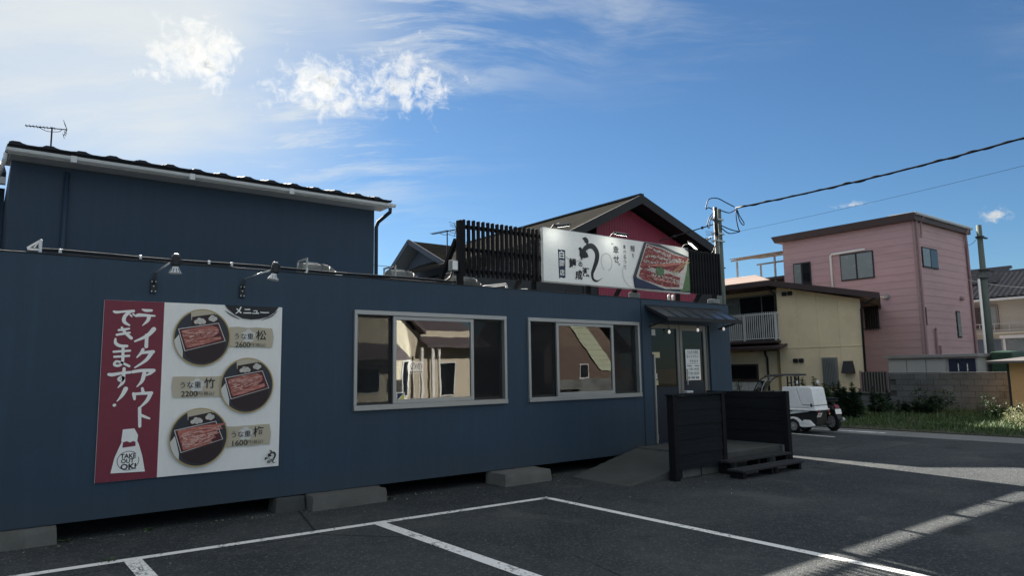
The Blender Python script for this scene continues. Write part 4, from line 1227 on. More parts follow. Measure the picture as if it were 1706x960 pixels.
MB().hexa([(-7.2, 17.95, 5.88), (.29, 17.95, 5.88), (.29, 23, 7.4), (-7.2, 23, 7.4), (-7.2, 17.95, 5.98), (.29, 17.95, 5.98), (.29, 23, 7.5), (-7.2, 23, 7.5)]).build('roof', M['tile_dark'], nh)


def antenna(lab, x, y, z0, z1, d, s=1., group='television aerials on the roofs'):
    a = thing('tv_aerial', lab, 'aerial', (x, y, z0), group)
    d = V(d).normalized(); c = V((x, y, z1)); side = V((-d.y, d.x, 0))
    MB().tube([(x, y, z0), (x, y, z1 + .02)], .014 * s, 6).build('mast', M['steel_dark'], a)
    p0, p1 = c - d * .42 * s, c + d * .24 * s
    MB().tube([p0, p1], .010 * s, 6).build('boom', M['steel_dark'], a)
    mb = MB()
    for k in range(9):
        p = p0 + d * (.02 + k * .055) * s
        mb.tube([p - side * .09 * s, p + side * .09 * s], .0045 * s, 5)
    mb.build('element', M['steel_dark'], a)
    mb = MB()
    for z in (1, -1):
        q = p1 + V((0, 0, .13 * z * s)) - d * .05 * s
        mb.tube([p1, q], .006 * s, 5)
        for f_ in (.3, .6, 1.):
            m_ = p1 + (q - p1) * f_
            mb.tube([m_ - side * .16 * s, m_ + side * .16 * s], .005 * s, 5)
    mb.build('reflector', M['steel_dark'], a)
    MB().tube(spline([c - d * .22 * s, c - d * .1 * s - V((0, 0, .06 * s)), c + V((0, 0, -.07 * s)), c + d * .12 * s - V((0, 0, .05 * s)), c + d * .16 * s], 4), .006 * s, 5).build('cable', M['wire'], a)
    return a
antenna('small television aerial on a mast over the left end of the tall navy house', .89, 15.3, 5.7, 6.30, (.62, -.1, .02), 1.0)

# ------------------------------------------------------------------ small grey gabled house further back
gh = thing('gabled_house', 'small grey house with pale gable soffit and dark shingle roof seen beyond the shop roof', 'house', (17, 25, 0))
GX = 14.0
A, L, R_ = V((GX, 25.1, 7.04)), V((GX, 27.6, 5.45)), V((GX, 22.3, 5.72))
MB().prism([(GX + .55, 27.0, 0), (GX + .55, 22.8, 0), (GX + .55, 22.8, 5.85), (GX + .55, 25.1, 6.75), (GX + .55, 27.0, 5.65)], (8, 0, 0)).build('wall', M['greywall'], gh)
tt = V((0, 0, .16))
e = V((9, 0, 0))
rf = MB().hexa([R_ - tt, R_ - tt + e, A - tt + e, A - tt, R_, R_ + e, A + e, A]).hexa([A - tt, A - tt + e, L - tt + e, L - tt, A, A + e, L + e, L]).build('roof', M['soffit'], gh)
sl = (R_ - A); N_ = V((0, -sl.z, sl.y)).normalized()
if N_.z < 0: N_ = -N_
nrow = 15
for k in range(nrow):
    p, q = A + sl * (k / nrow), A + sl * ((k + 1.12) / nrow)
    h0, h1 = N_ * .012, N_ * .035
    MB().hexa([p, q + h0, q + h0 + e, p + e, p + h0, q + h1, q + h1 + e, p + h0 + e][::-1]).build('shingle_row', M['roof_grey'], rf)
mb = MB().beam(A + V((-.02, 0, -.02)), R_ + V((-.02, 0, -.02)), .05, .20).beam(A + V((-.02, 0, -.02)), L + V((-.02, 0, -.02)), .05, .20)
mb.build('bargeboard', M['greywall'], gh)
MB().box(GX + .3, GX + 9, 22.25, 22.4, 5.52, 5.66).build('gutter', M['black_trim'], gh)
MB().box(GX + .50, GX + .549, 24.5, 25.4, 3.9, 5.3).build('window', M['win_dark'], gh)
antenna('thin television aerial on the small grey gabled house', 14.0 * 1.06, 22.13 * 1.06, 6.2, 7.28, (.3, -1, .02), 2.0)

# ------------------------------------------------------------------ red gabled house
rh = thing('red_gabled_house', 'dark red ribbed gable house with black bargeboards and grey roof behind the shop sign', 'house', (17, 16, 0))
ax, ay, az = 17.0, 15.0, 7.26
le, re = (13.62, 5.62), (21.0, 5.84)
WY = 15.65
prof = []
x = 15.6
# ribbed metal cladding: fine trapezoid ribs
mb = MB()
def top(x): return az - .30 - (ax - x) * (az - le[1]) / (ax - le[0]) if x < ax else az - .30 - (x - ax) * (az - re[1]) / (re[0] - ax)
pts = []
x = 15.55
while x < 20.4:
    pts += [(x, WY), (x + .075, WY), (x + .085, WY - .010), (x + .115, WY - .010), (x + .125, WY)]
    x += .125
for (a, b) in zip(pts, pts[1:]):
    if b[0] - a[0] < 1e-5: continue
    mb.face([(a[0], a[1], 0), (b[0], b[1], 0), (b[0], b[1], top(b[0])), (a[0], a[1], top(a[0]))])
mb.build('wall', M['red_wall'], rh)
MB().box(15.55, 20.4, WY - .05, WY - .02, 5.42, 5.50).box(15.55, 20.4, WY - .045, WY - .02, 5.58, 5.61).build('belt_trim', M['red_wall'], rh)
MB().box(14.15, 20.4, WY + .02, 26, 0, 5.3).build('wall', M['black_trim'], rh)
MB().prism([(14.15, WY + .03, 5.3), (20.4, WY + .03, 5.3), (ax, WY + .03, 6.7)], (0, 10, 0)).build('wall', M['black_trim'], rh)
for nm, ex, ez in (('l', *le), ('r', *re)):
    p0, p1 = V((ax, ay, az)), V((ex, ay, ez)); back = V((0, 10.2, 0)); dn = V((0, 0, -.10))
    MB().hexa([p0 + dn, p1 + dn, p1 + dn + back, p0 + dn + back, p0, p1, p1 + back, p0 + back]).build('roof', M['roof_grey'], rh)
    dz_ = V((0, 0, -.30)); o1 = V((0, -.035, .03)); o2 = V((0, .03, .03))
    q0, q1 = p0, p1
    MB().hexa([q0 + o1 + dz_, q1 + o1 + dz_, q1 + o2 + dz_, q0 + o2 + dz_, q0 + o1, q1 + o1, q1 + o2, q0 + o2]).build('bargeboard', M['black_trim'], rh)
    MB().hexa([p0 + V((0, .03, -.14)), p1 + V((0, .03, -.14)), p1 + V((0, .66, -.14)), p0 + V((0, .66, -.14)), p0 + V((0, .03, -.102)), p1 + V((0, .03, -.102)), p1 + V((0, .66, -.102)), p0 + V((0, .66, -.102))]).build('soffit', M['black_trim'], rh)
MB().box(20.41, 23.9, 17.2, 20.5, 0, 5.6).build('added_shade_wing', M['black_trim'], rh)  # unseen wing, added behind the gable to throw shade on the verge
MB().prism([(20.41, 16.8, 5.62), (20.41, 19.0, 6.95), (20.41, 20.8, 5.62)], (3.6, 0, 0)).build('added_shade_roof', M['roof_grey'], rh)
MB().box(24.2, 27.6, 20.9, 26, 0, 7.0).build('added_shade_wing', M['black_trim'], rh)  # second, taller unseen wing, added to shade the far verge and its plants
MB().prism([(24.05, 20.4, 7.0), (24.05, 23.0, 8.90), (24.05, 26.4, 7.0)], (3.85, 0, 0)).build('added_shade_roof', M['roof_grey'], rh)
MB().beam((ax, ay - .04, az + .03), (ax, ay + 10.2, az + .03), .16, .06).build('ridge_cap', M['black_trim'], rh)
MB().box(14.9, 15.0, WY + .0, WY + .019, 0, 5.2).build('post', M['black_trim'], rh)

# ------------------------------------------------------------------ cream house
ch = thing('cream_house', 'two storey cream panelled house with low brown roof and railed balcony', 'house', (28, 17, 0))
CX = 28.0
YR, YL = 13.46, 17.10
def ctop(y): return 4.27 + (y - YR) * .238
xs_ = [13.46, 14.37, 15.28, 16.19, 17.10]
for i in range(4):
    a, b = xs_[i] + .004, xs_[i + 1] - .004
    MB().box(CX, CX + .03, a, b, 0.0, 2.385).build('wall_panel', M['cream'], ch, bevel=.003)
    MB().prism([(CX, a, 2.435), (CX, b, 2.435), (CX, b, ctop(b)), (CX, a, ctop(a))], (.03, 0, 0)).build('wall_panel', M['cream'], ch)
MB().box(CX - .02, CX + .05, YR - .02, YL, 2.386, 2.434).build('ledge', M['cream'], ch, bevel=.005)
MB().prism([(CX + .031, YR, 0), (CX + .031, YL, 0), (CX + .031, YL, ctop(YL)), (CX + .031, YR, ctop(YR))], (7, 3.42, 0)).build('wall', M['cream'], ch)
MB().box(CX + 1.0, CX + 7, YL + 3.5, 24, 0, 5.2).box(CX + 1.0, CX + 1.2, YL + .001, YL + 3.499, 0, 5.2).build('wall', M['cream'], ch)
MB().box(CX + .25, CX + .999, YL + .3, 24, 0, 2.30).build('wall', M['cream'], ch)
# roof: low lean towards the lane, hipped over the balcony
rz = lambda y: 4.37 + (y - 12.44) * .2145
o0 = CX - .6
rfm = MB()
rfm.hexa([(o0, 12.44, rz(12.44) - .02), (o0 + 8, 16.05, rz(12.44) - .02), (o0 + 8, 20.6, rz(17.0) - .02), (o0, 17.0, rz(17.0) - .02), (o0, 12.44, rz(12.44) + .03), (o0 + 8, 16.05, rz(12.44) + .03), (o0 + 8, 20.6, rz(17.0) + .03), (o0, 17.0, rz(17.0) + .03)])
rfm.prism([(o0, 17.0, 5.37), (o0, 25, 5.37), (31.0, 25, 6.22), (31.0, 20.0, 6.20)], (0, 0, .04))
rfm.prism([(o0, 17.0, 5.37), (31.0, 20.0, 6.20), (o0 + 8, 21.2, 6.20), (o0 + 8, 20.6, 5.37)], (0, 0, .04))
rfm.build('roof', M['roof_pinkbrown'], ch)
mb = MB().beam((o0 - .02, 12.40, rz(12.4) - .09), (o0 - .02, 17.02, rz(17.02) - .09), .05, .24)
mb.beam((o0 - .021, 17.02, rz(17.02) - .09), (o0 - .021, 25, 5.29), .05, .22)
mb.beam((o0, 12.42, rz(12.4) - .08), (o0 + 8, 16.03, rz(12.4) - .08), .05, .18)
mb.build('fascia', M['brown'], ch)
MB().hexa([(o0, 12.5, rz(12.5) - .16), (CX - .001, 12.5, rz(12.5) - .16), (CX - .001, 17.0, rz(17) - .16), (o0, 17.0, rz(17) - .16), (o0, 12.5, rz(12.5) - .13), (CX - .001, 12.5, rz(12.5) - .13), (CX - .001, 17.0, rz(17) - .13), (o0, 17.0, rz(17) - .13)]).build('soffit', M['cream'], ch)
MB().box(o0, CX + 1.0, 17.02, 25, 5.14, 5.17).build('soffit', M['brown'], ch)
# balcony
bl = MB().box(CX - .35, CX + .99, 17.0, 22, 2.66, 2.76).build('balcony', M['brown'], ch)
mb = MB().beam((CX - .33, 17.0, 3.94), (CX - .33, 22, 3.94), .05, .05).beam((CX - .33, 17.0, 2.86), (CX - .33, 22, 2.86), .04, .04).beam((CX - .33, 17.03, 3.94), (CX + .5, 17.03, 3.94), .05, .05).beam((CX - .33, 17.03, 2.86), (CX + .5, 17.03, 2.86), .04, .04)
mb.build('handrail', M['white_trim'], bl)
bar = None
y = 17.05
while y < 21.6:
    if bar is None: bar = MB().box(CX - .345, CX - .315, 17.05 - .016, 17.05 + .016, 2.88, 4.03).build('baluster', M['white_trim'], bl)
    else: dup(bar, (0, y - 17.05, 0))
    y += .105
for x in (.12, .24, .36, .48, .60, .72): dup(bar, (x, -.02, 0))
for y in (17.03, 18.6, 20.2): MB().box(CX - .36, CX - .30, y - .035, y + .035, 2.76, 3.96).build('rail_post', M['white_trim'], bl)
sw = MB().box(CX + .95, CX + .999, 17.5, 21.5, 2.77, 4.95).build('window', M['alu'], ch)
for (a, b, mk) in ((17.56, 18.42, 'win_dark'), (18.48, 19.6, 'win_dark'), (19.66, 21.4, 'win_grey')):
    MB().box(CX + .935, CX + .949, a, b, 2.85, 4.88).build('pane', M[mk], sw)
# hood over the lower rooms
hd = MB()
hd.hexa([(CX - .75, 16.55, 2.36), (CX + .24, 16.75, 2.60), (CX + .24, 22, 2.60), (CX - .75, 22, 2.36), (CX - .75, 16.55, 2.46), (CX + .24, 16.75, 2.655), (CX + .24, 22, 2.655), (CX - .75, 22, 2.46)])
hd.build('hood_roof', M['brown'], ch)
dw = MB().box(CX + .18, CX + .249, 18.35, 20.5, .95, 1.75).build('window', M['brown'], ch)
MB().box(CX + .165, CX + .179, 18.42, 20.4, 1.08, 1.68).build('pane', M['win_dark'], dw)
for k in range(9): MB().box(CX + .21, CX + .249, 18.3 + k * .2, 18.48 + k * .2, .1, .92).build('cladding_strip', M['white_trim'], ch)
MB().tube([(CX + .2, 17.95, 2.32), (CX + .15, 17.9, 2.2), (CX + .2, 17.85, 2.0), (CX + .2, 17.85, .1)], .05, 8).build('downpipe', M['steel_dark'], ch, smooth=True)
MB().tube([(CX - .45, 17.35, 5.15), (CX - .1, 17.15, 4.85), (CX - .06, 17.13, 4.6), (CX - .06, 17.13, 4.0)], .05, 8).build('downpipe', M['steel_dark'], ch, smooth=True)
MB().tube([(CX - .5, 12.52, 4.22), (CX - .30, 13.2, 4.02), (CX - .04, 13.40, 3.85), (CX - .04, 13.42, .1)], .045, 8).build('downpipe', M['steel_dark'], ch, smooth=True)
MB().beam((CX - .5, 12.47, 4.26), (CX + 7, 15.86, 4.26), .1, .12).build('gutter', M['brown'], ch)
for (y, z) in ((16.55, 4.78), (16.22, 1.86)):
    for dy in (-.13, .13):
        MB().box(CX - .10, CX - .001, y + dy - .11, y + dy + .11, z - .09, z + .09).build('vent_cowl', M['steel_dark'], ch, bevel=.04)
gw = MB().box(CX - .09, CX - .001, 14.52, 15.16, .78, 1.96).build('window', M['alu'], ch)
MB().box(CX - .10, CX - .091, 14.57, 15.11, .84, 1.90).build('pane', M['win_grey'], gw)
for k in range(9): MB().box(CX - .15, CX - .13, 14.56 + k * .066, 14.58 + k * .066, .82, 1.94).build('grille_bar', M['alu'], gw)
MB().box(CX - .16, CX - .125, 14.44, 15.24, .66, .70).build('grille_rail', M['steel_dark'], gw)
MB().hexa([(CX - .30, 13.82, 1.30), (CX - .001, 13.82, 1.30), (CX - .001, 14.27, 1.30), (CX - .30, 14.27, 1.30), (CX - .06, 13.90, 1.80), (CX - .001, 13.90, 1.80), (CX - .001, 14.27, 1.80), (CX - .06, 14.27, 1.80)]).build('range_hood', M['steel_dark'], ch)

# ------------------------------------------------------------------ pink house
ph = thing('pink_house', 'three storey pink lap sided house with flat brown roof edge', 'house', (36, 15, 0))
PX_, PY0, PY1, PX1 = 33.0, 13.23, 19.62, 38.9
MB().box(PX_ + .03, PX1 - .03, PY0 + .03, PY1, 0, 8.02).build('wall', M['pink_trim'], ph)
bd = bd2 = None
k = 0
z = .05
while z < 8.0:
    if bd is None:
        bd = MB().hexa([(PX_ - .012, PY0 + .05, z), (PX_ + .029, PY0 + .05, z), (PX_ + .029, PY1, z), (PX_ - .012, PY1, z), (PX_ + .002, PY0 + .05, z + .345), (PX_ + .029, PY0 + .05, z + .345), (PX_ + .029, PY1, z + .345), (PX_ + .002, PY1, z + .345)]).build('siding_board', M['pink'], ph)
        bd2 = MB().hexa([(PX_ + .05, PY0 - .012, z), (PX1 - .05, PY0 - .012, z), (PX1 - .05, PY0 + .029, z), (PX_ + .05, PY0 + .029, z), (PX_ + .05, PY0 + .002, z + .345), (PX1 - .05, PY0 + .002, z + .345), (PX1 - .05, PY0 + .029, z + .345), (PX_ + .05, PY0 + .029, z + .345)]).build('siding_board', M['pink'], ph)
    else:
        dup(bd, (0, 0, k * .333)); dup(bd2, (0, 0, k * .333))
    k += 1; z += .333
MB().box(PX_ - .04, PX_ + .049, PY0 - .04, PY0 + .049, 0, 8.03).build('corner_strip', M['pink_trim'], ph)
MB().box(PX1 - .049, PX1 + .03, PY0 - .04, PY0 + .049, 0, 8.03).build('corner_strip', M['pink_trim'], ph)
MB().hexa([(PX_ - .25, PY0 - .20, 8.03), (PX1 + .2, PY0 - .20, 8.03), (PX1 + .2, PY1 + .3, 8.03), (PX_ - .25, PY1 + .3, 8.03), (PX_ - .32, PY0 - .20, 8.36), (PX1 + .2, PY0 - .20, 8.36), (PX1 + .2, PY1 + .45, 8.36), (PX_ - .32, PY1 + .45, 8.36)]).build('roof', M['brown'], ph)
mb = MB().box(PX_ - .20, PX1 + .25, PY0 - .29, PY0 - .201, 8.26, 8.34)
gr = mb.build('gutter', M['alu'], ph)
mb = MB()
x = PX_ - .2
while x < PX1 + .25: mb.prism([(x, PY0 - .26, 8.362), (x + .03, PY0 - .26, 8.40), (x + .07, PY0 - .26, 8.40), (x + .10, PY0 - .26, 8.362)], (0, 1.2, .03)); x += .17
mb.build('roof_rib', M['alu'], ph)


def pwin(y0, y1, z0, z1, face, n=2, pane=('win_grey', 'win_grey')):
    if face == 'W':
        f = MB().box(PX_ - .05, PX_ + .02, y0, y1, z0, z1).build('window', M['steel_dark'], ph)
        for i in range(n):
            a = y0 + (y1 - y0) * i / n + .05; b = y0 + (y1 - y0) * (i + 1) / n - .04
            MB().box(PX_ - .058, PX_ - .0505, a, b, z0 + .06, z1 - .06).build('pane', M[pane[i]], f)
    else:
        f = MB().box(y0, y1, PY0 - .05, PY0 + .02, z0, z1).build('window', M['steel_dark'], ph)
        for i in range(n):
            a = y0 + (y1 - y0) * i / n + .05; b = y0 + (y1 - y0) * (i + 1) / n - .04
            MB().box(a, b, PY0 - .058, PY0 - .0505, z0 + .06, z1 - .06).build('pane', M[pane[i]], f)
    return f
pwin(15.06, 16.63, 5.66, 6.96, 'W', 2, ('win_grey', 'win_grey'))
pwin(18.15, 19.08, 5.2, 6.84, 'W', 2, ('win_dark', 'win_grey'))
wn = pwin(15.02, 15.62, 3.31, 4.26, 'W', 1, ('win_dark',))
for k in range(6): MB().box(PX_ - .16, PX_ - .13, 15.02 + k * .112, 15.05 + k * .112, 3.22, 4.34).build('grille_bar', M['steel_dark'], wn)
for z in (3.28, 4.27): MB().box(PX_ - .165, PX_ - .05, 14.96, 15.68, z, z + .03).build('grille_rail', M['steel_dark'], wn)
pwin(33.62, 35.25, 5.98, 6.92, 'S', 2, ('win_grey', 'win_dark'))
pwin(33.30, 33.52, 3.35, 4.15, 'S', 1, ('win_dark',))
pwin(36.85, 37.27, 2.85, 4.12, 'S', 1, ('win_grey',))
MB().tube([(PX_ - .06, 17.08, 5.0), (PX_ - .06, 17.08, 6.97), (PX_ - .06, 17.0, 7.03), (PX_ - .06, 15.40, 7.06)], .055, 8).build('white_pipe', M['white'], ph, smooth=True)
MB().tube([(PX_ + .14, PY0 - .09, 8.1), (PX_ + .14, PY0 - .09, .6)], .055, 8).build('downpipe', M['pink_trim'], ph)
MB().tube([(PX_ + .55, PY0 - .26, 8.3), (PX_ + .55, PY0 - .12, 8.0), (PX_ + .55, PY0 - .09, 7.3)], .04, 8).build('downpipe', M['pink_trim'], ph)
MB().tube([(PX1 - .25, PY0 - .26, 8.3), (PX1 - .25, PY0 - .12, 7.9), (PX1 - .1, PY0 - .09, 7.2), (PX1 - .1, PY0 - .09, .6)], .06, 8).build('downpipe', M['pink_trim'], ph)
MB().tube([(34.25, PY0 - .08, 1.4), (34.25, PY0 - .08, 3.15), (34.15, PY0 - .12, 3.25)], .05, 8).build('vent_pipe', M['pink_trim'], ph)
MB().tube([(34.6, PY0 - .08, 1.4), (34.6, PY0 - .08, 2.45)], .05, 8).build('vent_pipe', M['pink_trim'], ph)
MB().lathe((PX_ - .02, 14.60, 4.72), (-1, 0, 0), [(0, .13), (.10, .13), (.16, .09), (.16, .001)], 14).build('vent_cowl', M['alu'], ph, smooth=math.radians(35))
MB().lathe((37.6, PY0 - .02, 4.75), (0, -1, 0), [(0, .11), (.10, .11), (.15, .07), (.15, .001)], 14).build('vent_cowl', M['pink_trim'], ph, smooth=math.radians(35))
# terrace roof on the far side
ter = MB().beam((33.2, 19.63, 7.52), (33.2, 22.9, 7.52), .07, .09)
tr_ = ter.build('terrace_frame', M['alu'], ph)
MB().beam((35.7, 19.63, 7.52), (35.7, 22.9, 7.52), .07, .09).build('beam', M['alu'], tr_)
for y in (20.3, 22.6):
    for x in (33.3, 35.6): MB().box(x - .04, x + .04, y - .04, y + .04, 4.5, 7.45).build('post', M['alu'], tr_)
for k in range(5):
    a = 19.65 + k * .65
    MB().hexa([(32.9, a, 7.58 - .0), (36, a, 7.9), (36, a + .6, 7.9), (32.9, a + .6, 7.58), (32.9, a, 7.60), (36, a, 7.92), (36, a + .6, 7.92), (32.9, a + .6, 7.60)]).build('roof_sheet', M['roof_pinkbrown'], tr_)
MB().box(33.2, 36, 19.7, 22.8, 6.2, 6.35).build('beam', M['brown'], tr_)

# ------------------------------------------------------------------ sheds, walls and clutter at the lane
sh = thing('storage_shed', 'long low grey steel shed with pale door panels below the pink house', 'shed', (29.5, 11.4, 0))
MB().box(29.05, 30.6, 9.85, 13.0, 0, 1.86).build('body', M['shed'], sh)
MB().box(28.85, 30.8, 9.72, 13.1, 1.86, 1.98).build('roof', M['alu'], sh, bevel=.01)
for k in range(3): MB().box(29.0, 29.049, 12.98 - k * .70 - .67, 12.98 - k * .70, .1, 1.80).build('door_panel', M['shed'], sh, bevel=.006)
for k in range(3): MB().box(29.0, 29.049, 10.80 - k * .30 - .28, 10.80 - k * .30, .1, 1.80).build('door_panel', M['shed_dark'], sh, bevel=.006, label='dark navy shed door panel')
for k in range(2): MB().box(28.985, 28.999, 10.46 - k * .3, 10.49 - k * .3, 1.35, 1.62).build('handle', M['white'], sh)
gs = thing('green_tarpaulin_stack', 'dark green covered stack standing right of the grey shed', 'covered stack', (30.4, 9.6, 0))
MB().hexa([(29.8, 8.9, 0), (31.2, 8.9, 0), (31.2, 9.70, 0), (29.8, 9.70, 0), (29.82, 9.0, 2.02), (31.1, 8.98, 2.06), (31.1, 9.68, 2.1), (29.82, 9.68, 2.04)]).build('cover', M['green_sheet'], gs, bevel=.05)

bw = thing('block_wall', 'old grey concrete block wall, high in front of the shed and low before the cream house', 'wall', (25, 11, 0))
MB().box(25.03, 25.14, 7.25, 18.4, 0, .62).build('mortar', M['concrete_dark'], bw)
MB().box(25.03, 25.14, 7.25, 11.22, .621, 1.22).build('mortar', M['concrete_dark'], bw)
pb = None
for r in range(7):
    y = 7.24 + (.2 if r % 2 else 0)
    while y < 18.3:
        z = r * .19 - .02
        if r < 3 or y + .39 < 11.25:
            dx = random.uniform(-.004, .004)
            if pb is None: pb = MB().box(24.99, 25.029, y, y + .386, z, z + .178).build('concrete_block', M['block'], bw); y0_, z0_ = y, z
            else: dup(pb, (dx, y - y0_, z - z0_))
        y += .395
MB().box(24.975, 25.15, 7.24, 11.23, 1.305, 1.345).build('coping', M['block'], bw, bevel=.006)
MB().box(24.975, 25.15, 11.24, 18.4, .622, .66).build('coping', M['block'], bw, bevel=.006)
gp = thing('corrugated_gate', 'small dark ribbed metal gate between the cream and pink houses', 'gate', (25.1, 11.8, .66))
MB().box(25.09, 25.10, 11.28, 12.18, .67, 1.38).build('backing', M['steel_dark'], gp)
for k in range(9): MB().box(25.05, 25.089, 11.29 + k * .10, 11.33 + k * .10, .67, 1.38).build('rib', M['alu_brown'], gp)
MB().box(25.04, 25.11, 11.245, 11.275, .662, 1.42).build('post', M['pink_trim'], gp)
MB().box(25.04, 25.11, 12.185, 12.24, .662, 1.42).build('post', M['pink_trim'], gp)

hut = thing('ochre_hut', 'ochre board hut with flat overhanging felt roof at the far right', 'hut', (24.5, 5.5, 0))
MB().box(23.53, 26, 3.0, 7.16, 0, 1.62).build('body', M['orange'], hut)
for k in range(6):
    b = 7.19 - k * .52
    MB().box(23.495, 23.529, b - .51, b, .34, 1.34).build('wall_panel', M['orange'], hut, bevel=.004)
    MB().box(23.50, 23.529, b - .515, b, .02, .335).build('wall_panel', M['orange'], hut, bevel=.004)
MB().box(23.49, 23.529, 3.0, 7.19, 1.345, 1.62).build('wall_panel', M['orange'], hut, bevel=.004)
MB().hexa([(23.05, 2.6, 1.60), (26.3, 2.6, 1.70), (26.3, 7.62, 1.70), (23.05, 7.62, 1.60), (23.05, 2.6, 1.675), (26.3, 2.6, 1.80), (26.3, 7.62, 1.80), (23.05, 7.62, 1.675)]).build('roof', M['hut_roof'], hut, bevel=.006)
MB().box(23.49, 23.56, 7.191, 7.25, .0, 1.6).build('corner_strip', M['steel_dark'], hut)  # dark strip standing in for the shadow down the hut's left edge

# far pale house with slate grey tiles
fh = thing('tiled_house', 'pale beige house with slate grey tiled roof beyond the utility pole', 'house', (47, 12, 0))
MB().box(45, 52, 6, 17.2, 0, 5.2).build('wall', M['beige_brick'], fh)
MB().box(44.93, 44.999, 9.2, 16.9, 0, 2.95).build('wall', M['greywall'], fh)
mb = MB()
nc, nr = 70, 22
for part_, (ya, yb, xe, ze, xr, zr) in enumerate(((4.5, 17.9, 44.35, 5.12, 48.0, 6.86), (14.35, 17.9, 46.2, 6.1, 49.0, 7.25))):
    i0 = len(mb.v)
    cols = int((yb - ya) / .055)
    for r in range(nr):
        for s_ in (0, 1):
            t = (r + s_ * .999) / nr
            for c in range(cols + 1):
                y = ya + (yb - ya) * c / cols
                ph_ = (c % 5) / 5.
                h = .05 * math.sin(PI * ph_) + (.05 if s_ == 0 else .0)
                mb.v.append(V((xe + (xr - xe) * t, y, ze + (zr - ze) * t + h + .06)))
    for q in range(nr * 2 - 1):
        for c in range(cols):
            a = i0 + q * (cols + 1) + c
            mb.f.append((a + 1, a, a + cols + 1, a + cols + 2)); mb.mi.append(0)
rt = mb.build('roof_tile', M['tile_grey'], fh, kind='stuff')
MB().prism([(44.4, 4.5, 5.12), (48, 4.5, 6.86), (51.6, 4.5, 5.12)], (0, 13.4, 0)).build('roof', M['tile_grey'], fh)
mb = MB()
y = 4.5
while y < 14.2: mb.beam((48, y, 6.98), (48, y + .42, 6.98), .24, .16); y += .45
y = 14.35
while y < 17.7: mb.beam((49, y, 7.36), (49, y + .42, 7.36), .24, .16); y += .45
mb.build('ridge_tile', M['tile_grey'], fh, kind='stuff')
MB().box(44.25, 44.36, 4.5, 17.9, 5.05, 5.17).build('gutter', M['white_trim'], fh)
fw_ = MB().box(44.90, 44.999, 14.0, 15.6, 3.5, 4.85).build('window', M['alu_brown'], fh)
MB().box(44.88, 44.899, 14.1, 14.75, 3.58, 4.75).build('pane', M['win_grey'], fw_)
MB().box(44.88, 44.899, 14.8, 15.5, 3.58, 4.75).build('pane', M['win_dark'], fw_)
mb = MB().beam((44.5, 12.6, 3.78), (44.5, 16.0, 3.78), .05, .05).beam((44.5, 12.6, 3.42), (44.5, 16.0, 3.42), .05, .05)
for y in (12.7, 13.4, 14.1, 14.8, 15.5): mb.box(44.48, 44.52, y, y + .04, 3.3, 3.78)
mb.build('balcony_rail', M['alu'], fh)
MB().box(44.5, 44.99, 12.5, 16.1, 3.22, 3.32).build('balcony', M['beige_brick'], fh)
sr = thing('sun_room', 'white framed glass sun room beside the pale tiled house above the ochre hut', 'sun room', (41, 12, 0))
mb = MB().box(41.0, 43.8, 8, 12.7, 0, 1.5)
mb.build('base', M['white_trim'], sr)
mb = MB()
for y in (8.0, 9.2, 10.4, 11.6, 12.6): mb.box(41.0, 41.08, y, y + .09, 1.5, 2.85)
mb.box(40.9, 44, 7.9, 12.8, 2.86, 3.0).box(41.0, 43.8, 12.6, 12.69, 1.5, 1.6)
mb.build('frame', M['white'], sr)
for k in range(4): MB().box(41.03, 41.05, 8.10 + k * 1.2, 9.19 + k * 1.2, 1.51, 2.85).build('pane', M['win_grey'], sr)
mb = MB()
for k in range(4):
    r = 1.4 - k * .28
    mb.tube([(42.6, 12.0 - k * .08, 3.32 + k * .13), (42.6, 6, 3.32 + k * .13)], [.12, .14], 10)
mb.box(42.4, 44, 6, 11.9, 3.15, 3.3)
mb.build('porch_roof', M['tile_dark'], fh, smooth=math.radians(40))

# ------------------------------------------------------------------ poles and cables
sp = thing('service_pole', 'pair of slim steel service poles tangled with black cable loops behind the slatted screen', 'pole', (14.0, 10, 0))
MB().tube([(13.955, 10, 0), (13.955, 10, 5.46)], [.06, .048], 12).build('pole', M['galv_pole'], sp, smooth=True)
MB().tube([(14.135, 10.02, 0), (14.135, 10.02, 5.44)], [.062, .050], 12).build('pole', M['pole'], sp, smooth=True)
MB().tube([(13.90, 9.95, 4.75), (13.90, 9.95, 5.44)], .045, 10).build('cable_cover', M['plastic_black'], sp, smooth=True)
for z in (5.15, 4.80, 4.62): MB().box(13.86, 14.21, 9.94, 10.08, z, z + .035).build('clamp', M['steel'], sp)
mb = MB()
for pts in ([(13.60, 10, 5.38), (13.72, 10, 5.62), (14.0, 9.95, 5.68), (14.35, 9.95, 5.62), (14.75, 10, 5.58)],
            [(13.60, 10, 5.36), (13.7, 10, 5.42), (13.9, 10, 5.40)], [(13.86, 10, 5.3), (13.72, 10, 5.18), (13.62, 10, 4.98), (13.70, 10, 4.93), (13.74, 10, 5.12), (13.88, 10, 5.24)],
            [(14.1, 9.95, 5.40), (14.45, 9.95, 5.38), (14.8, 10, 5.52)], [(14.1, 9.95, 5.02), (14.5, 9.95, 4.96), (14.9, 10, 4.97)], [(14.1, 9.95, 4.96), (14.4, 9.95, 4.86), (14.9, 10, 4.96)],
            [(14.82, 10, 5.56), (14.80, 10, 5.35), (14.85, 10, 5.10), (14.92, 10, 4.97)], [(14.86, 10, 5.54), (14.95, 10, 5.38), (15.12, 10, 5.22), (15.08, 10, 5.16), (14.95, 10, 5.25), (14.84, 10, 5.50)],
            [(13.90, 9.95, 4.76), (13.86, 9.95, 4.55), (13.74, 10, 4.30), (13.62, 10.1, 4.0), (13.55, 10.2, 3.6)]):
    mb.tube(spline(pts, 5), .013, 6)
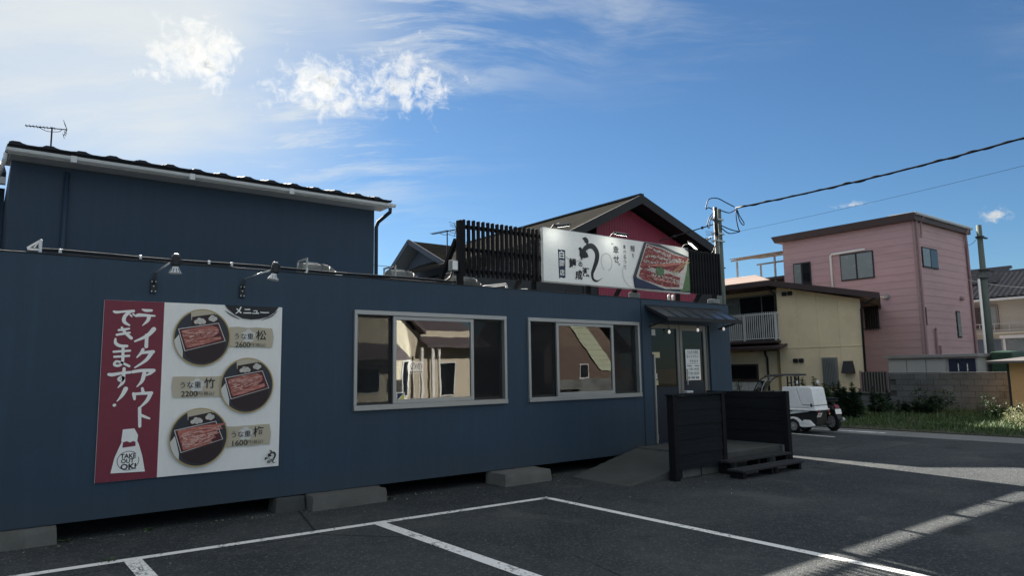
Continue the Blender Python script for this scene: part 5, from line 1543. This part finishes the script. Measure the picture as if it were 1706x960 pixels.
mb.build('cable_loop', M['wire'], sp, smooth=True)
mb = MB()
mb.tube([(13.86, 10, 5.03), (12.9, 10.9, 4.66), (17.2, 15.6, 5.9)][0:2], .014, 6)
for f_ in (.2, .45, .7): mb.box(13.86 - .96 * f_ - .02, 13.86 - .96 * f_ + .02, 10 + .9 * f_ - .02, 10 + .9 * f_ + .02, 5.03 - .37 * f_ - .03, 5.03 - .37 * f_ + .03)
mb.build('stay_wire', M['wire'], sp)


def hang(a, b, sag, n=24): return [V(a).lerp(V(b), k / n) - V((0, 0, sag * 4 * (k / n) * (1 - k / n))) for k in range(n + 1)]
oc = thing('overhead_cable', 'thick twisted black overhead cable sweeping up to the right from the service poles', 'cable', (14.82, 10, 5.56))
pts = hang((14.82, 10, 5.56), (16.31, 3.0, 6.16), .14, 40)
pts = [V((14.82, 10, 5.56)) + (V((16.31, 3.0, 6.16)) - V((14.82, 10, 5.56))) * (k / 40 * 1.6) - V((0, 0, .10 * 4 * (k / 40 * 1.6) * (1 - k / 40 * 1.6))) for k in range(41)]
MB().tube(pts, .021, 8).build('cable', M['wire'], oc, smooth=True)
p2 = []
for k in range(161):
    f_ = k / 160; i = min(int(f_ * 40), 39); c = pts[i].lerp(pts[i + 1], f_ * 40 - i)
    t = k * .75; r = .022 + .010 * math.sin(k * .21) * math.sin(k * .037)
    p2.append(c + V((math.cos(t) * r, 0, math.sin(t) * r)))
MB().tube(p2, .013, 6).build('lashed_cable', M['wire'], oc, smooth=True)
tw = MB().tube(hang((14.92, 10, 4.98), (16.2, 3.2, 5.55), .05), .0035, 5).build('overhead_wire', M['wire'], loc=(14.92, 10, 4.98)); tag(tw, 'hair thin overhead wire running below the thick black cable', 'wire')

up = thing('utility_pole', 'tall grey green concrete utility pole standing right of the pink house', 'pole', (34, 10.95, 0))
MB().tube([(34, 11.0, 0), (34, 11.0, 7.55)], [.155, .10], 14).build('pole', M['pole'], up, smooth=True)
MB().tube([(33.78, 11.12, 0), (33.78, 11.12, 5.2)], .05, 8).build('cable_pipe', M['print_white'], up, smooth=True)
mb = MB()
for z in (7.0, 5.55, 5.2): mb.tube([(34, 11.0, z), (34, 11.0, z + .06)], .17, 12)
mb.box(33.6, 34.3, 10.8, 10.9, 6.95, 7.0).box(33.7, 34.4, 10.7, 10.8, 5.5, 5.55)
mb.build('band', M['steel_dark'], up)
mb = MB().tube(hang((34, 11.1, 7.0), (38.9, 13.2, 7.5), .1, 8), .010, 5).tube(hang((34, 11.1, 5.55), (38.9, 13.2, 5.9), .1, 8), .010, 5)
mb.build('wire', M['wire'], up)
MB().tube(hang((36.5, 12.6, 5.55), (36.0, 9.4, 4.75), .1, 10), .014, 5).build('wire', M['print_pale'], up)
antenna('thin television aerial above the cream house roof seen beside the service poles', 30.5, 22.4, 6.2, 8.45, (-.5, -1, 0), 2.2)
pl = thing('power_lines', 'faint level power lines in the gap between the navy house and the small gabled house', 'wires', (20, 42, 7))
for z in (6.9, 7.5, 8.3, 9.0):
    MB().tube(hang((10, 42, z), (36, 42, z + .2), .3, 10), .018, 4).build('wire', M['wire'], pl)
for x in (11, 36):
    MB().tube([(x, 42, 0), (x, 42, 9.6)], [.2, .14], 8).build('pole', M['pole'], pl)

# ------------------------------------------------------------------ delivery trike
tk = thing('delivery_trike', 'white canopied three wheeled delivery scooter with a big white cargo box', 'delivery trike', (16.15, 9.5, 0))
XA, XB = 15.86, 16.46
def side(pts, a=XA, b=XB): return MB().prism([(a, y, z) for y, z in pts], (b - a, 0, 0))
bx = side([(9.70, .575), (9.69, 1.085), (9.66, 1.115), (9.345, 1.12), (9.195, .675), (8.87, .66), (8.85, .575)]).build('cargo_box', M['trike_white'], tk, bevel=.014)
side([(9.332, 1.122), (8.97, 1.105), (8.93, 1.075), (8.865, .675), (9.187, .688)], XA + .006, XB - .006).build('lid', M['trike_white'], bx, bevel=.014)
side([(9.73, .55), (9.73, .595), (8.83, .585), (8.83, .55)], XA - .018, XB + .018).build('rim', M['trike_white'], bx, bevel=.01)
MB().box(XA - .014, XA - .001, 8.93, 8.965, .64, .72).build('latch', M['plastic_black'], bx, bevel=.004)
MB().box(XA - .010, XA - .001, 9.62, 9.665, .66, .72).build('badge', M['print_grey'], bx, bevel=.003)
side([(9.70, .549), (9.78, .52), (9.94, .25), (9.86, .18), (9.72, .24), (9.62, .44), (9.20, .50), (9.05, .52), (9.05, .549)], XA + .03, XB - .03).build('body', M['trike_white'], tk, bevel=.01)
MB().box(XA + .02, XA + .03, 9.46, 9.58, .515, .535).build('vent', M['plastic_black'], tk)
WC = (9.44, .168)
arc = [(WC[0] + .235 * math.cos(math.radians(a)), WC[1] + .225 * math.sin(math.radians(a))) for a in (20, 45, 70, 90, 110, 135, 155)]
side([(WC[0] + .245, .22)] + arc + [(9.16, .33), (9.02, .325), (8.90, .20), (9.0, .165), (9.20, .155)] + [(WC[0] + .178 * math.cos(math.radians(a)), WC[1] + .178 * math.sin(math.radians(a))) for a in (180, 150, 120, 90, 60, 30, 5)], XA - .02, XA + .14).build('mudguard', M['trike_white'], tk, bevel=.012)
side([(WC[0] + .245, .22)] + arc + [(9.16, .33), (9.02, .325), (8.90, .20), (9.0, .165), (9.20, .155)] + [(WC[0] + .178 * math.cos(math.radians(a)), WC[1] + .178 * math.sin(math.radians(a))) for a in (180, 150, 120, 90, 60, 30, 5)], XB - .14, XB + .02).build('mudguard', M['trike_white'], tk, bevel=.012)


def wheel(root, c, axis, r, wd, name='wheel', spoke=5):
    c = V(c); ax = V(axis).normalized()
    ty = MB().lathe(c - ax * wd / 2, ax, [(0, r * .62), (.004, r * .86), (wd * .2, r * .97), (wd * .5, r), (wd * .8, r * .97), (wd - .004, r * .86), (wd, r * .62)], 28).build(name, M['rubber'], root, smooth=math.radians(40))
    mb = MB().lathe(c - ax * wd * .42, ax, [(0, r * .63), (-.004, r * .56), (wd * .15, r * .52), (wd * .15, r * .001)], 28)
    mb.lathe(c - ax * wd * .42, ax, [(wd * .15, .001), (-.002, .001)], 8)
    mb.lathe(c - ax * wd * .5, ax, [(wd * .3, r * .20), (.0, r * .20), (-.006, r * .14), (-.006, .001)], 14)
    f, a, b = mb.frame(ax)
    for k in range(spoke):
        t = 2 * PI * k / spoke
        d = a * math.cos(t) + b * math.sin(t)
        mb.beam(c - ax * wd * .34 + d * r * .18, c - ax * wd * .34 + d * r * .58, r * .10, r * .10)
    mb.build('rim', M['alu'], ty, smooth=math.radians(40))
    return ty
wheel(tk, (XA + .05, *WC), (1, 0, 0), .164, .10)
wheel(tk, (XB - .05, *WC), (1, 0, 0), .164, .10)
wheel(tk, (16.16, 10.62, .17), (1, 0, 0), .17, .09)
mb = MB().box(XA + .06, XB - .06, 8.86, 9.75, .20, .54).box(XA + .12, XB - .12, 9.7, 10.25, .17, .25)
mb.build('chassis', M['plastic_black'], tk, bevel=.02)
MB().tube([(XB - .12, 9.2, .18), (XB - .10, 8.80, .24)], [.03, .045], 10).build('silencer', M['steel_dark'], tk, smooth=True)
MB().hexa([(XA + .05, 8.845, .40), (XA + .22, 8.845, .40), (XA + .22, 8.855, .40), (XA + .05, 8.855, .40), (XA + .05, 8.80, .50), (XA + .22, 8.80, .50), (XA + .22, 8.81, .50), (XA + .05, 8.81, .50)]).build('number_plate', M['print_white'], tk)
side([(9.98, .62), (9.75, .62), (9.74, .50), (9.98, .48)], XA + .12, XB - .12).build('seat', M['plastic_black'], tk, bevel=.03)
side([(10.25, .18), (10.42, .30), (10.55, .86), (10.50, .90), (10.36, .34), (10.22, .26)], XA + .06, XB - .06).build('leg_shield', M['trike_white'], tk, bevel=.02)
MB().tube([(16.16, 10.45, .85), (16.16, 10.58, .35), (16.16, 10.62, .17)], .03, 8).build('fork', M['steel_dark'], tk, smooth=True)
MB().tube([(XA - .02, 10.30, .99), (16.0, 10.38, .95), (16.32, 10.38, .95), (XB + .02, 10.30, .99)], .014, 8).build('handlebar', M['plastic_black'], tk, smooth=True)
MB().lathe((XA - .03, 10.34, 1.04), (0, -1, 0), [(0, .001), (.0, .045), (.02, .05), (.022, .001)], 14).build('mirror', M['plastic_black'], tk, smooth=math.radians(40))
# canopy
for X in (XA + .03, XB - .03):
    MB().tube(spline([(X, 10.56, .86), (X, 10.46, 1.06), (X, 10.30, 1.27), (X, 10.12, 1.365), (X, 9.98, 1.372)], 5), .015, 7).build('canopy_bow', M['plastic_black'], tk, smooth=True)
    if X < 16: MB().tube(spline([(X, 10.30, .86), (X, 10.24, 1.10), (X, 10.10, 1.30), (X, 9.98, 1.37)], 5), .009, 6).build('canopy_bow', M['white_trim'], tk, smooth=True)
    for y in (9.50, 9.60): MB().tube([(X + .1 * (1 if X < 16 else -1), y, 1.09), (X + .1 * (1 if X < 16 else -1), y, 1.365)], .020, 7).build('canopy_strut', M['plastic_black'], tk, smooth=True)
MB().beam((XA + .12, 9.49, 1.20), (XA + .12, 9.61, 1.20), .03, .03).build('canopy_strut', M['plastic_black'], tk)
mb = MB()
rp = [(10.16, 1.355), (10.0, 1.375), (9.70, 1.382), (9.36, 1.376)]
for (y0, z0), (y1, z1) in zip(rp, rp[1:]):
    mb.hexa([(XA, y0, z0), (XB, y0, z0), (XB, y1, z1), (XA, y1, z1), (XA + .03, y0, z0 + .045), (XB - .03, y0, z0 + .045), (XB - .03, y1, z1 + .045), (XA + .03, y1, z1 + .045)])
mb.build('canopy_roof', M['plastic_black'], tk)

MB().hexa([(XA + .04, 10.555, .88), (XB - .04, 10.555, .88), (XB - .04, 10.29, 1.26), (XA + .04, 10.29, 1.26), (XA + .04, 10.560, .885), (XB - .04, 10.560, .885), (XB - .04, 10.295, 1.265), (XA + .04, 10.295, 1.265)]).build('windscreen', M['glass'], tk)
side([(9.76, 1.02), (9.74, .66), (9.80, .66), (9.84, 1.0)], XA + .16, XB - .16).build('seat_back', M['plastic_black'], tk, bevel=.02)
for X in (XA + .04, XB - .12):
    MB().box(X, X + .08, 8.80, 8.825, .50, .56).build('tail_lamp', M['print_red'], tk, bevel=.008)
    MB().lathe((X + .04, 8.80, .46), (0, -1, 0), [(0, .022), (.02, .02), (.03, .001)], 10).build('indicator', M['orange'], tk)
MB().box(XA - .003, XA + .001, 9.0, 9.62, .615, .622).build('reflector_strip', M['print_grey'], tk)
for y in (9.02, 9.10): MB().cyl((XA - .012, y, .30), (XA - .0199, y, .30), .010, n=8).build('bolt', M['steel'], tk)

# ------------------------------------------------------------------ dark scooter parked behind it
sc_ = thing('parked_scooter', 'dark scooter parked close behind the white delivery trike, rear plate showing', 'scooter', (16.62, 8.98, .004))
sc_.rotation_euler = (0, 0, math.radians(-22)); sc_.location = (16.92, 9.00, .004); BASE[sc_] = V((0, 0, 0))
wheel(sc_, (0, 0, .235), (1, 0, 0), .235, .11)
wheel(sc_, (0, 1.12, .235), (1, 0, 0), .235, .10)
def sd(pts, wd): return MB().prism([(-wd / 2, y, z) for y, z in pts], (wd, 0, 0))
sd([(-.14, .62), (-.16, .50), (.05, .42), (.30, .34), (.36, .22), (.72, .22), (.80, .34), (.60, .36), (.50, .62), (.20, .70)], .26).build('body', M['plastic_black'], sc_, bevel=.05)
sd([(-.10, .72), (.10, .70), (.48, .66), (.52, .74), (.30, .78), (-.06, .80)], .25).build('seat', M['rubber'], sc_, bevel=.03)
sd([(.78, .28), (.92, .34), (1.02, .86), (.95, .92), (.84, .50)], .34).build('leg_shield', M['plastic_black'], sc_, bevel=.03)
MB().tube([(0, .95, .90), (0, 1.05, .50), (0, 1.12, .24)], .028, 8).build('fork', M['steel'], sc_, smooth=True)
MB().tube([(-.33, .82, .98), (-.15, .93, .96), (.15, .93, .96), (.33, .82, .98)], .015, 8).build('handlebar', M['steel_dark'], sc_, smooth=True)
for s_ in (-1, 1):
    MB().tube([(s_ * .24, .86, .98), (s_ * .30, .84, 1.14)], .006, 6).build('mirror_stalk', M['steel_dark'], sc_)
    MB().lathe((s_ * .31, .85, 1.18), (0, -1, .1), [(0, .001), (.0, .05), (.02, .055), (.024, .05), (.025, .001)], 14).build('mirror', M['steel'], sc_, smooth=math.radians(40))
MB().lathe((0, 1.0, .88), (0, 1, -.1), [(0, .04), (.04, .08), (.10, .085), (.11, .001)], 16).build('headlight', M['steel'], sc_, smooth=math.radians(40))
sd([(-.22, .43), (-.19, .55), (-.183, .55), (-.212, .43)], .17).build('number_plate', M['print_white'], sc_)
sd([(-.20, .56), (-.12, .66), (-.10, .60), (-.15, .52)], .12).build('tail_lamp', M['print_red'], sc_, bevel=.01)
sd([(-.27, .30), (-.20, .44), (-.05, .50), (.12, .50), (.10, .46), (-.04, .46), (-.17, .41), (-.24, .29)], .14).build('mudguard', M['plastic_black'], sc_, bevel=.008)
MB().tube([(.10, .35, .26), (.13, .0, .25), (.13, -.22, .30)], [.02, .04, .045], 10).build('silencer', M['steel'], sc_, smooth=True)
MB().box(-.12, .12, -.12, .12, .80, .815).build('rack', M['steel_dark'], sc_)

# ------------------------------------------------------------------ verge plants
def leaf_quad(mb, p, d, l, wd, droop=.2):
    d = V(d).normalized(); s = d.cross(V((0, 0, 1)))
    s = V((1, 0, 0)) if s.length < .05 else s.normalized()
    s = (s + V((0, 0, random.uniform(-.6, .6)))).normalized() * wd / 2
    m_ = p + d * l * .5; e = p + d * l - V((0, 0, droop * l))
    i = len(mb.v); mb.v += [p, m_ + s, e, m_ - s]; mb.f.append((i, i + 1, i + 2, i + 3)); mb.mi.append(0)


def bush(lab, x, y, r, h, n, mk='leaf', ls=.075, cat='bush', name='bush', squash=1., group='bushes in front of the block wall', lumps=9):
    b = thing(name, lab, cat, (x, y, .03), group)
    mb, ms = MB(), MB()
    L = [(V((x + random.gauss(0, r * .45), y + random.gauss(0, r * .55 * squash), random.uniform(.18, .82) * h)), random.uniform(.28, .55) * r) for _ in range(lumps)]
    for c, _ in L: ms.tube(spline([(x + random.uniform(-.05, .05), y + random.uniform(-.05, .05), .02), ((x + c.x) / 2, (y + c.y) / 2 + random.uniform(-.05, .05), c.z * .55), tuple(c)], 3), [.014] * 6 + [.004], 5)
    for k in range(n):
        c, rr = random.choice(L)
        v = V((random.gauss(0, 1), random.gauss(0, 1), random.gauss(0, 1))).normalized()
        p = c + v * rr * random.uniform(.45, 1.12) ** .7
        if p.z < .03: p.z = random.uniform(.03, .15)
        leaf_quad(mb, p, v + V((0, 0, random.uniform(-.3, .5))), ls * random.uniform(.6, 1.4), ls * .5)
    ms.build('stem', M['stem'], b); mb.build('foliage', M[mk], b)
    return b


def spires(lab, x, y, n, h, spread, mk='leaf', dens=46, group='tall weeds in front of the cream house'):
    b = thing('tall_weed', lab, 'weed', (x, y, .03), group)
    mb, ms = MB(), MB()
    dens = int(dens * 1.8)
    for k in range(n):
        x0, y0 = x + random.uniform(-.3, .3) * spread, y + random.uniform(-1, 1) * spread
        hh = h * random.uniform(.62, 1.0) * (1.06 if k == 0 else .9)
        tip = V((x0 + random.uniform(-.1, .1), y0 + random.uniform(-.14, .14), hh))
        q = spline([(x0, y0, .02), ((x0 + tip.x) / 2 + random.uniform(-.03, .03), (y0 + tip.y) / 2, hh * .5), tuple(tip)], 4)
        ms.tube(q, [.008] * (len(q) - 1) + [.002], 5)
        for j in range(dens):
            t = random.uniform(.06, 1.) ** .85
            p = V(q[0]).lerp(tip, t); a = random.uniform(0, 2 * PI)
            l = (.21 * (1 - t) + .075) * random.uniform(.6, 1.3)
            leaf_quad(mb, p, (math.cos(a), math.sin(a), random.uniform(.15, 1.0)), l, l * .30, .25)
            if t > .62 and random.random() < .7:
                leaf_quad(mb, p, (math.cos(a + 2), math.sin(a + 2), .9), .05, .02, 0)
    ms.build('stem', M['stem'], b); mb.build('foliage', M[mk], b)
    return b
spires('cluster of tall spiky green weeds rising directly behind the white cargo box', 19.6, 10.95, 8, 1.55, .55, dens=80)
spires('slender weed spire at the right of the weeds behind the cargo box', 19.5, 10.50, 5, 1.28, .18, dens=80)
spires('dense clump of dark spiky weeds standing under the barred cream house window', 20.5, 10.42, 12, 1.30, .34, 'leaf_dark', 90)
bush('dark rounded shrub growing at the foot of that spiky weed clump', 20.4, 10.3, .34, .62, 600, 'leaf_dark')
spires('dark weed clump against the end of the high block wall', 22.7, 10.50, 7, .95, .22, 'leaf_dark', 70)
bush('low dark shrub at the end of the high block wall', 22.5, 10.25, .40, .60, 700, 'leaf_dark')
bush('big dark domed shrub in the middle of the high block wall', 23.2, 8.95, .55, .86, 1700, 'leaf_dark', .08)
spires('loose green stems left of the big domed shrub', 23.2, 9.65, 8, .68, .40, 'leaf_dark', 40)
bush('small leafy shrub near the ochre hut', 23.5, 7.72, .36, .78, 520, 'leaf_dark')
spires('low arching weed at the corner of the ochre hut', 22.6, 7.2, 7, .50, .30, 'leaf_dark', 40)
bush('pale flowering weeds in sun at the foot of the ochre hut', 20.6, 6.05, .40, .48, 900, 'straw', .07, 'weeds', 'flowering_weed', 1.3, None)
bush('mound of pale dry weeds in front of the ochre hut at the right edge', 21.6, 5.95, .5, .62, 800, 'straw', .07, 'weeds', 'flowering_weed', 1.4, None)
bush('leafy weed against the cream house seen past the trike canopy', 25.9, 17.7, .3, 1.2, 350, 'leaf')


def blades(name, mk, n, x0, x1, y0, y1, h0, h1, clump, wd=.016, edge=None):
    mb = MB()
    cl = [(random.uniform(x0, x1), random.uniform(y0, y1), random.uniform(.6, 1.5)) for _ in range(clump)]
    for _ in range(n):
        if random.random() < .72:
            cx, cy, s_ = random.choice(cl); x, y = cx + random.gauss(0, .16), cy + random.gauss(0, .22)
        else: x, y, s_ = random.uniform(x0, x1), random.uniform(y0, y1), .8
        if not (17.84 < x < x1): continue
        h = random.uniform(h0, h1) * s_ * (.65 + .75 * (x - 17.8) / 7.2)
        if x < 18.1: h *= .7
        a = random.uniform(0, 2 * PI); l = random.uniform(.1, .75) * h
        p = V((x, y, .03)); s = V((math.sin(a), -math.cos(a), 0)) * wd * random.uniform(.6, 1.3) * .5
        m_ = p + V((math.cos(a) * l * .35, math.sin(a) * l * .35, h * .62)); e = p + V((math.cos(a) * l, math.sin(a) * l, h))
        i = len(mb.v); mb.v += [p - s, p + s, m_ + s * .7, m_ - s * .7, e]; mb.f += [(i, i + 1, i + 2, i + 3), (i + 3, i + 2, i + 4)]; mb.mi += [0, 0]
    o = mb.build(name, M[mk], None, loc=(21, 9, .03)); return tag(o, kind='stuff')
o = blades('grass', 'grass', 52000, 17.84, 24.95, 3.0, 17.5, .06, .17, 520)
tag(o, 'uncut green grass on the verge between the concrete strip and block wall', 'grass')
o = blades('dry_grass', 'straw', 700, 17.9, 24.0, 4.0, 16, .10, .22, 40, .010)
tag(o, 'pale dry stalks scattered through the verge grass', 'dry grass')

mb = MB()
for k in range(260):
    x = random.uniform(-.5, 9.4); y = 8.28 - abs(random.gauss(0, .14)) if random.random() < .7 else random.uniform(5.5, 8.2)
    a = random.uniform(0, 6.28); l = random.uniform(.012, .034)
    leaf_quad(mb, V((x, y, random.uniform(.008, .014))), (math.cos(a), math.sin(a), random.uniform(0, .35)), l, l * .6, -.1)
o = mb.build('leaf_litter', M['straw']); tag(o, 'dry leaf litter blown along the foot of the dark wall', 'leaf litter', kind='stuff')

# small fallen leaves and stones on the tarmac
mb = MB()
for k in range(420):
    x, y = random.uniform(-1, 13), random.uniform(1.5, 8.2)
    if random.random() < .35: x, y = random.uniform(0, 9.5), random.uniform(7.5, 8.28)
    s = random.uniform(.006, .016); a = random.uniform(0, 6.28); z = .006
    c = [(x + s * math.cos(a + q), y + s * math.sin(a + q) * .8) for q in (0, 2.1, 4.2)]
    p = [(*q, z) for q in c]; t_ = (x, y, z + s * .7)
    mb.face([p[0], p[1], t_]); mb.face([p[1], p[2], t_]); mb.face([p[2], p[0], t_])
o = mb.build('gravel', M['concrete']); tag(o, 'loose grit scattered on the tarmac and along the wall foot', 'grit', kind='stuff')
for lab, (x, y, n) in (('tiny weed between the ramp tip and the chipped concrete block', (6.98, 8.12, 22)), ('tiny weed at the right end of the far left concrete block', (.82, 8.26, 20)), ('tiny weed growing from the tarmac joint near the left end of the painted line', (1.02, 7.14, 16)), ('tiny weed in the shade under the left part of the dark shop', (1.55, 8.28, 20)), ('tiny weed beside the right end of the long streaked concrete block', (4.28, 8.18, 16))):
    b = thing('small_weed', lab, 'weed', (x, y, .004), 'tiny weeds in the tarmac')
    mb = MB()
    for k in range(n):
        a = random.uniform(0, 6.28)
        leaf_quad(mb, V((x + random.gauss(0, .02), y + random.gauss(0, .02), .006)), (math.cos(a), math.sin(a), random.uniform(.3, 1.3)), random.uniform(.03, .08), .016)
    mb.build('leaf', M['leaf'], b)

# ------------------------------------------------------------------ houses across the street, seen mirrored in the shop windows
ha = thing('cream_gabled_house', 'cream rendered house with purple grey gables across the street, mirrored in the shop window', 'house', (20, -20, 0))
MB().box(15.4, 23.6, -26, -18, 0, 4.0).build('wall', M['house_cream'], ha)
MB().prism([(15.4, -18, 4.001), (19.6, -18, 4.001), (17.5, -18, 6.0)], (0, -8, 0)).build('wall', M['house_cream'], ha)
MB().hexa([(17.5, -17.4, 6.1), (14.9, -17.4, 3.75), (14.9, -26, 3.75), (17.5, -26, 6.1), (17.5, -17.4, 6.3), (14.9, -17.4, 3.95), (14.9, -26, 3.95), (17.5, -26, 6.3)]).hexa([(17.5, -17.4, 6.1), (20.1, -17.4, 3.75), (20.1, -26, 3.75), (17.5, -26, 6.1), (17.5, -17.4, 6.3), (20.1, -17.4, 3.95), (20.1, -26, 3.95), (17.5, -26, 6.3)]).build('roof', M['purple_roof'], ha)
MB().hexa([(19.9, -16.9, 3.0), (24.3, -16.9, 3.0), (24.3, -22, 5.3), (19.9, -22, 5.3), (19.9, -16.9, 3.15), (24.3, -16.9, 3.15), (24.3, -22, 5.45), (19.9, -22, 5.45)]).build('roof', M['purple_roof'], ha)
MB().hexa([(15.0, -16.6, 2.3), (18.6, -16.6, 2.3), (18.6, -17.99, 3.1), (15.0, -17.99, 3.1), (15.0, -16.6, 2.4), (18.6, -16.6, 2.4), (18.6, -17.99, 3.25), (15.0, -17.99, 3.25)]).build('porch_roof', M['purple_roof'], ha)
for (x0, x1, z0, z1) in ((16.0, 17.6, .5, 1.9), (21.2, 22.4, .2, 2.2), (18.9, 19.3, .3, 2.3)):
    f = MB().box(x0, x1, -17.999, -17.93, z0, z1).build('window', M['white_trim'], ha)
    MB().box(x0 + .08, x1 - .08, -17.929, -17.92, z0 + .08, z1 - .08).build('pane', M['win_dark'], f)
for x in (19.6, 20.3, 20.7): MB().box(x, x + .14, -17.2, -17.06, 0, 3.0).build('porch_post', M['white'], ha)
hb = thing('brown_boarded_house', 'brown boarded house with pale green gable siding across the street, mirrored in the shop window', 'house', (32, -20, 0))
MB().box(29.3, 36.5, -26, -18, 0, 3.2).build('wall', M['brick_brown'], hb)
MB().prism([(29.3, -18, 3.201), (36.5, -18, 3.201), (32.0, -18, 7.2)], (0, -8, 0)).build('wall', M['brick_brown'], hb)
for k in range(9):
    a = V((32.0 + k * .0, 0, 0))
    z = 1.55 + k * .36; xl = 35.9 - (z - 1.55) * .95
    MB().hexa([(xl - 1.6, -17.96, z), (xl, -17.96, z), (xl, -17.90, z), (xl - 1.6, -17.90, z), (xl - 1.6 - .323, -17.96, z + .34), (xl - .323, -17.96, z + .34), (xl - .323, -17.90, z + .34), (xl - 1.6 - .323, -17.90, z + .34)]).build('siding_board', M['siding_green'], hb)
MB().hexa([(32.0, -17.2, 7.2), (37.0, -17.2, 2.75), (37.0, -26, 2.75), (32.0, -26, 7.2), (32.0, -17.2, 7.4), (37.0, -17.2, 2.95), (37.0, -26, 2.95), (32.0, -26, 7.4)]).build('roof', M['purple_roof'], hb)
MB().hexa([(32.0, -17.2, 7.2), (28.7, -17.2, 2.6), (28.7, -26, 2.6), (32.0, -26, 7.2), (32.0, -17.2, 7.4), (28.7, -17.2, 2.8), (28.7, -26, 2.8), (32.0, -26, 7.4)]).build('roof', M['purple_roof'], hb)
f = MB().box(32.3, 33.2, -17.999, -17.94, 1.0, 2.0).build('window', M['white_trim'], hb)
MB().box(32.36, 33.14, -17.939, -17.93, 1.06, 1.94).build('pane', M['win_dark'], f)
MB().box(29.3, 36.5, -17.5, -17.35, 0, 1.0).build('garden_wall', M['block'], hb)
for lab, x, t_ in (('round white parking sign on a slanting post across the street, nearer the left', 18.55, .12), ('round white parking sign on a slanting post across the street, right of its twin', 19.0, -.12)):
    s = thing('parking_sign', lab, 'sign', (x, -16.2, 0), 'parking signs across the street')
    MB().tube([(x + t_, -16.2, 0), (x, -16.2, 1.95)], .035, 8).build('post', M['white'], s)
    MB().box(x - .24, x + .24, -16.24, -16.22, 1.55, 2.2).build('plate', M['print_white'], s)
    f = Flat((x, -16.22, 1.92), (-1, 0, 0), (0, 0, 1), (0, 1, 0), .003)
    f.ring(0, 0, .17, .17, .05).ell(0, 0, .06, .06, 16).poly([(-.18, -.33), (.18, -.33), (.18, -.27), (-.18, -.27)]); f.build('print', M['ink'], s)
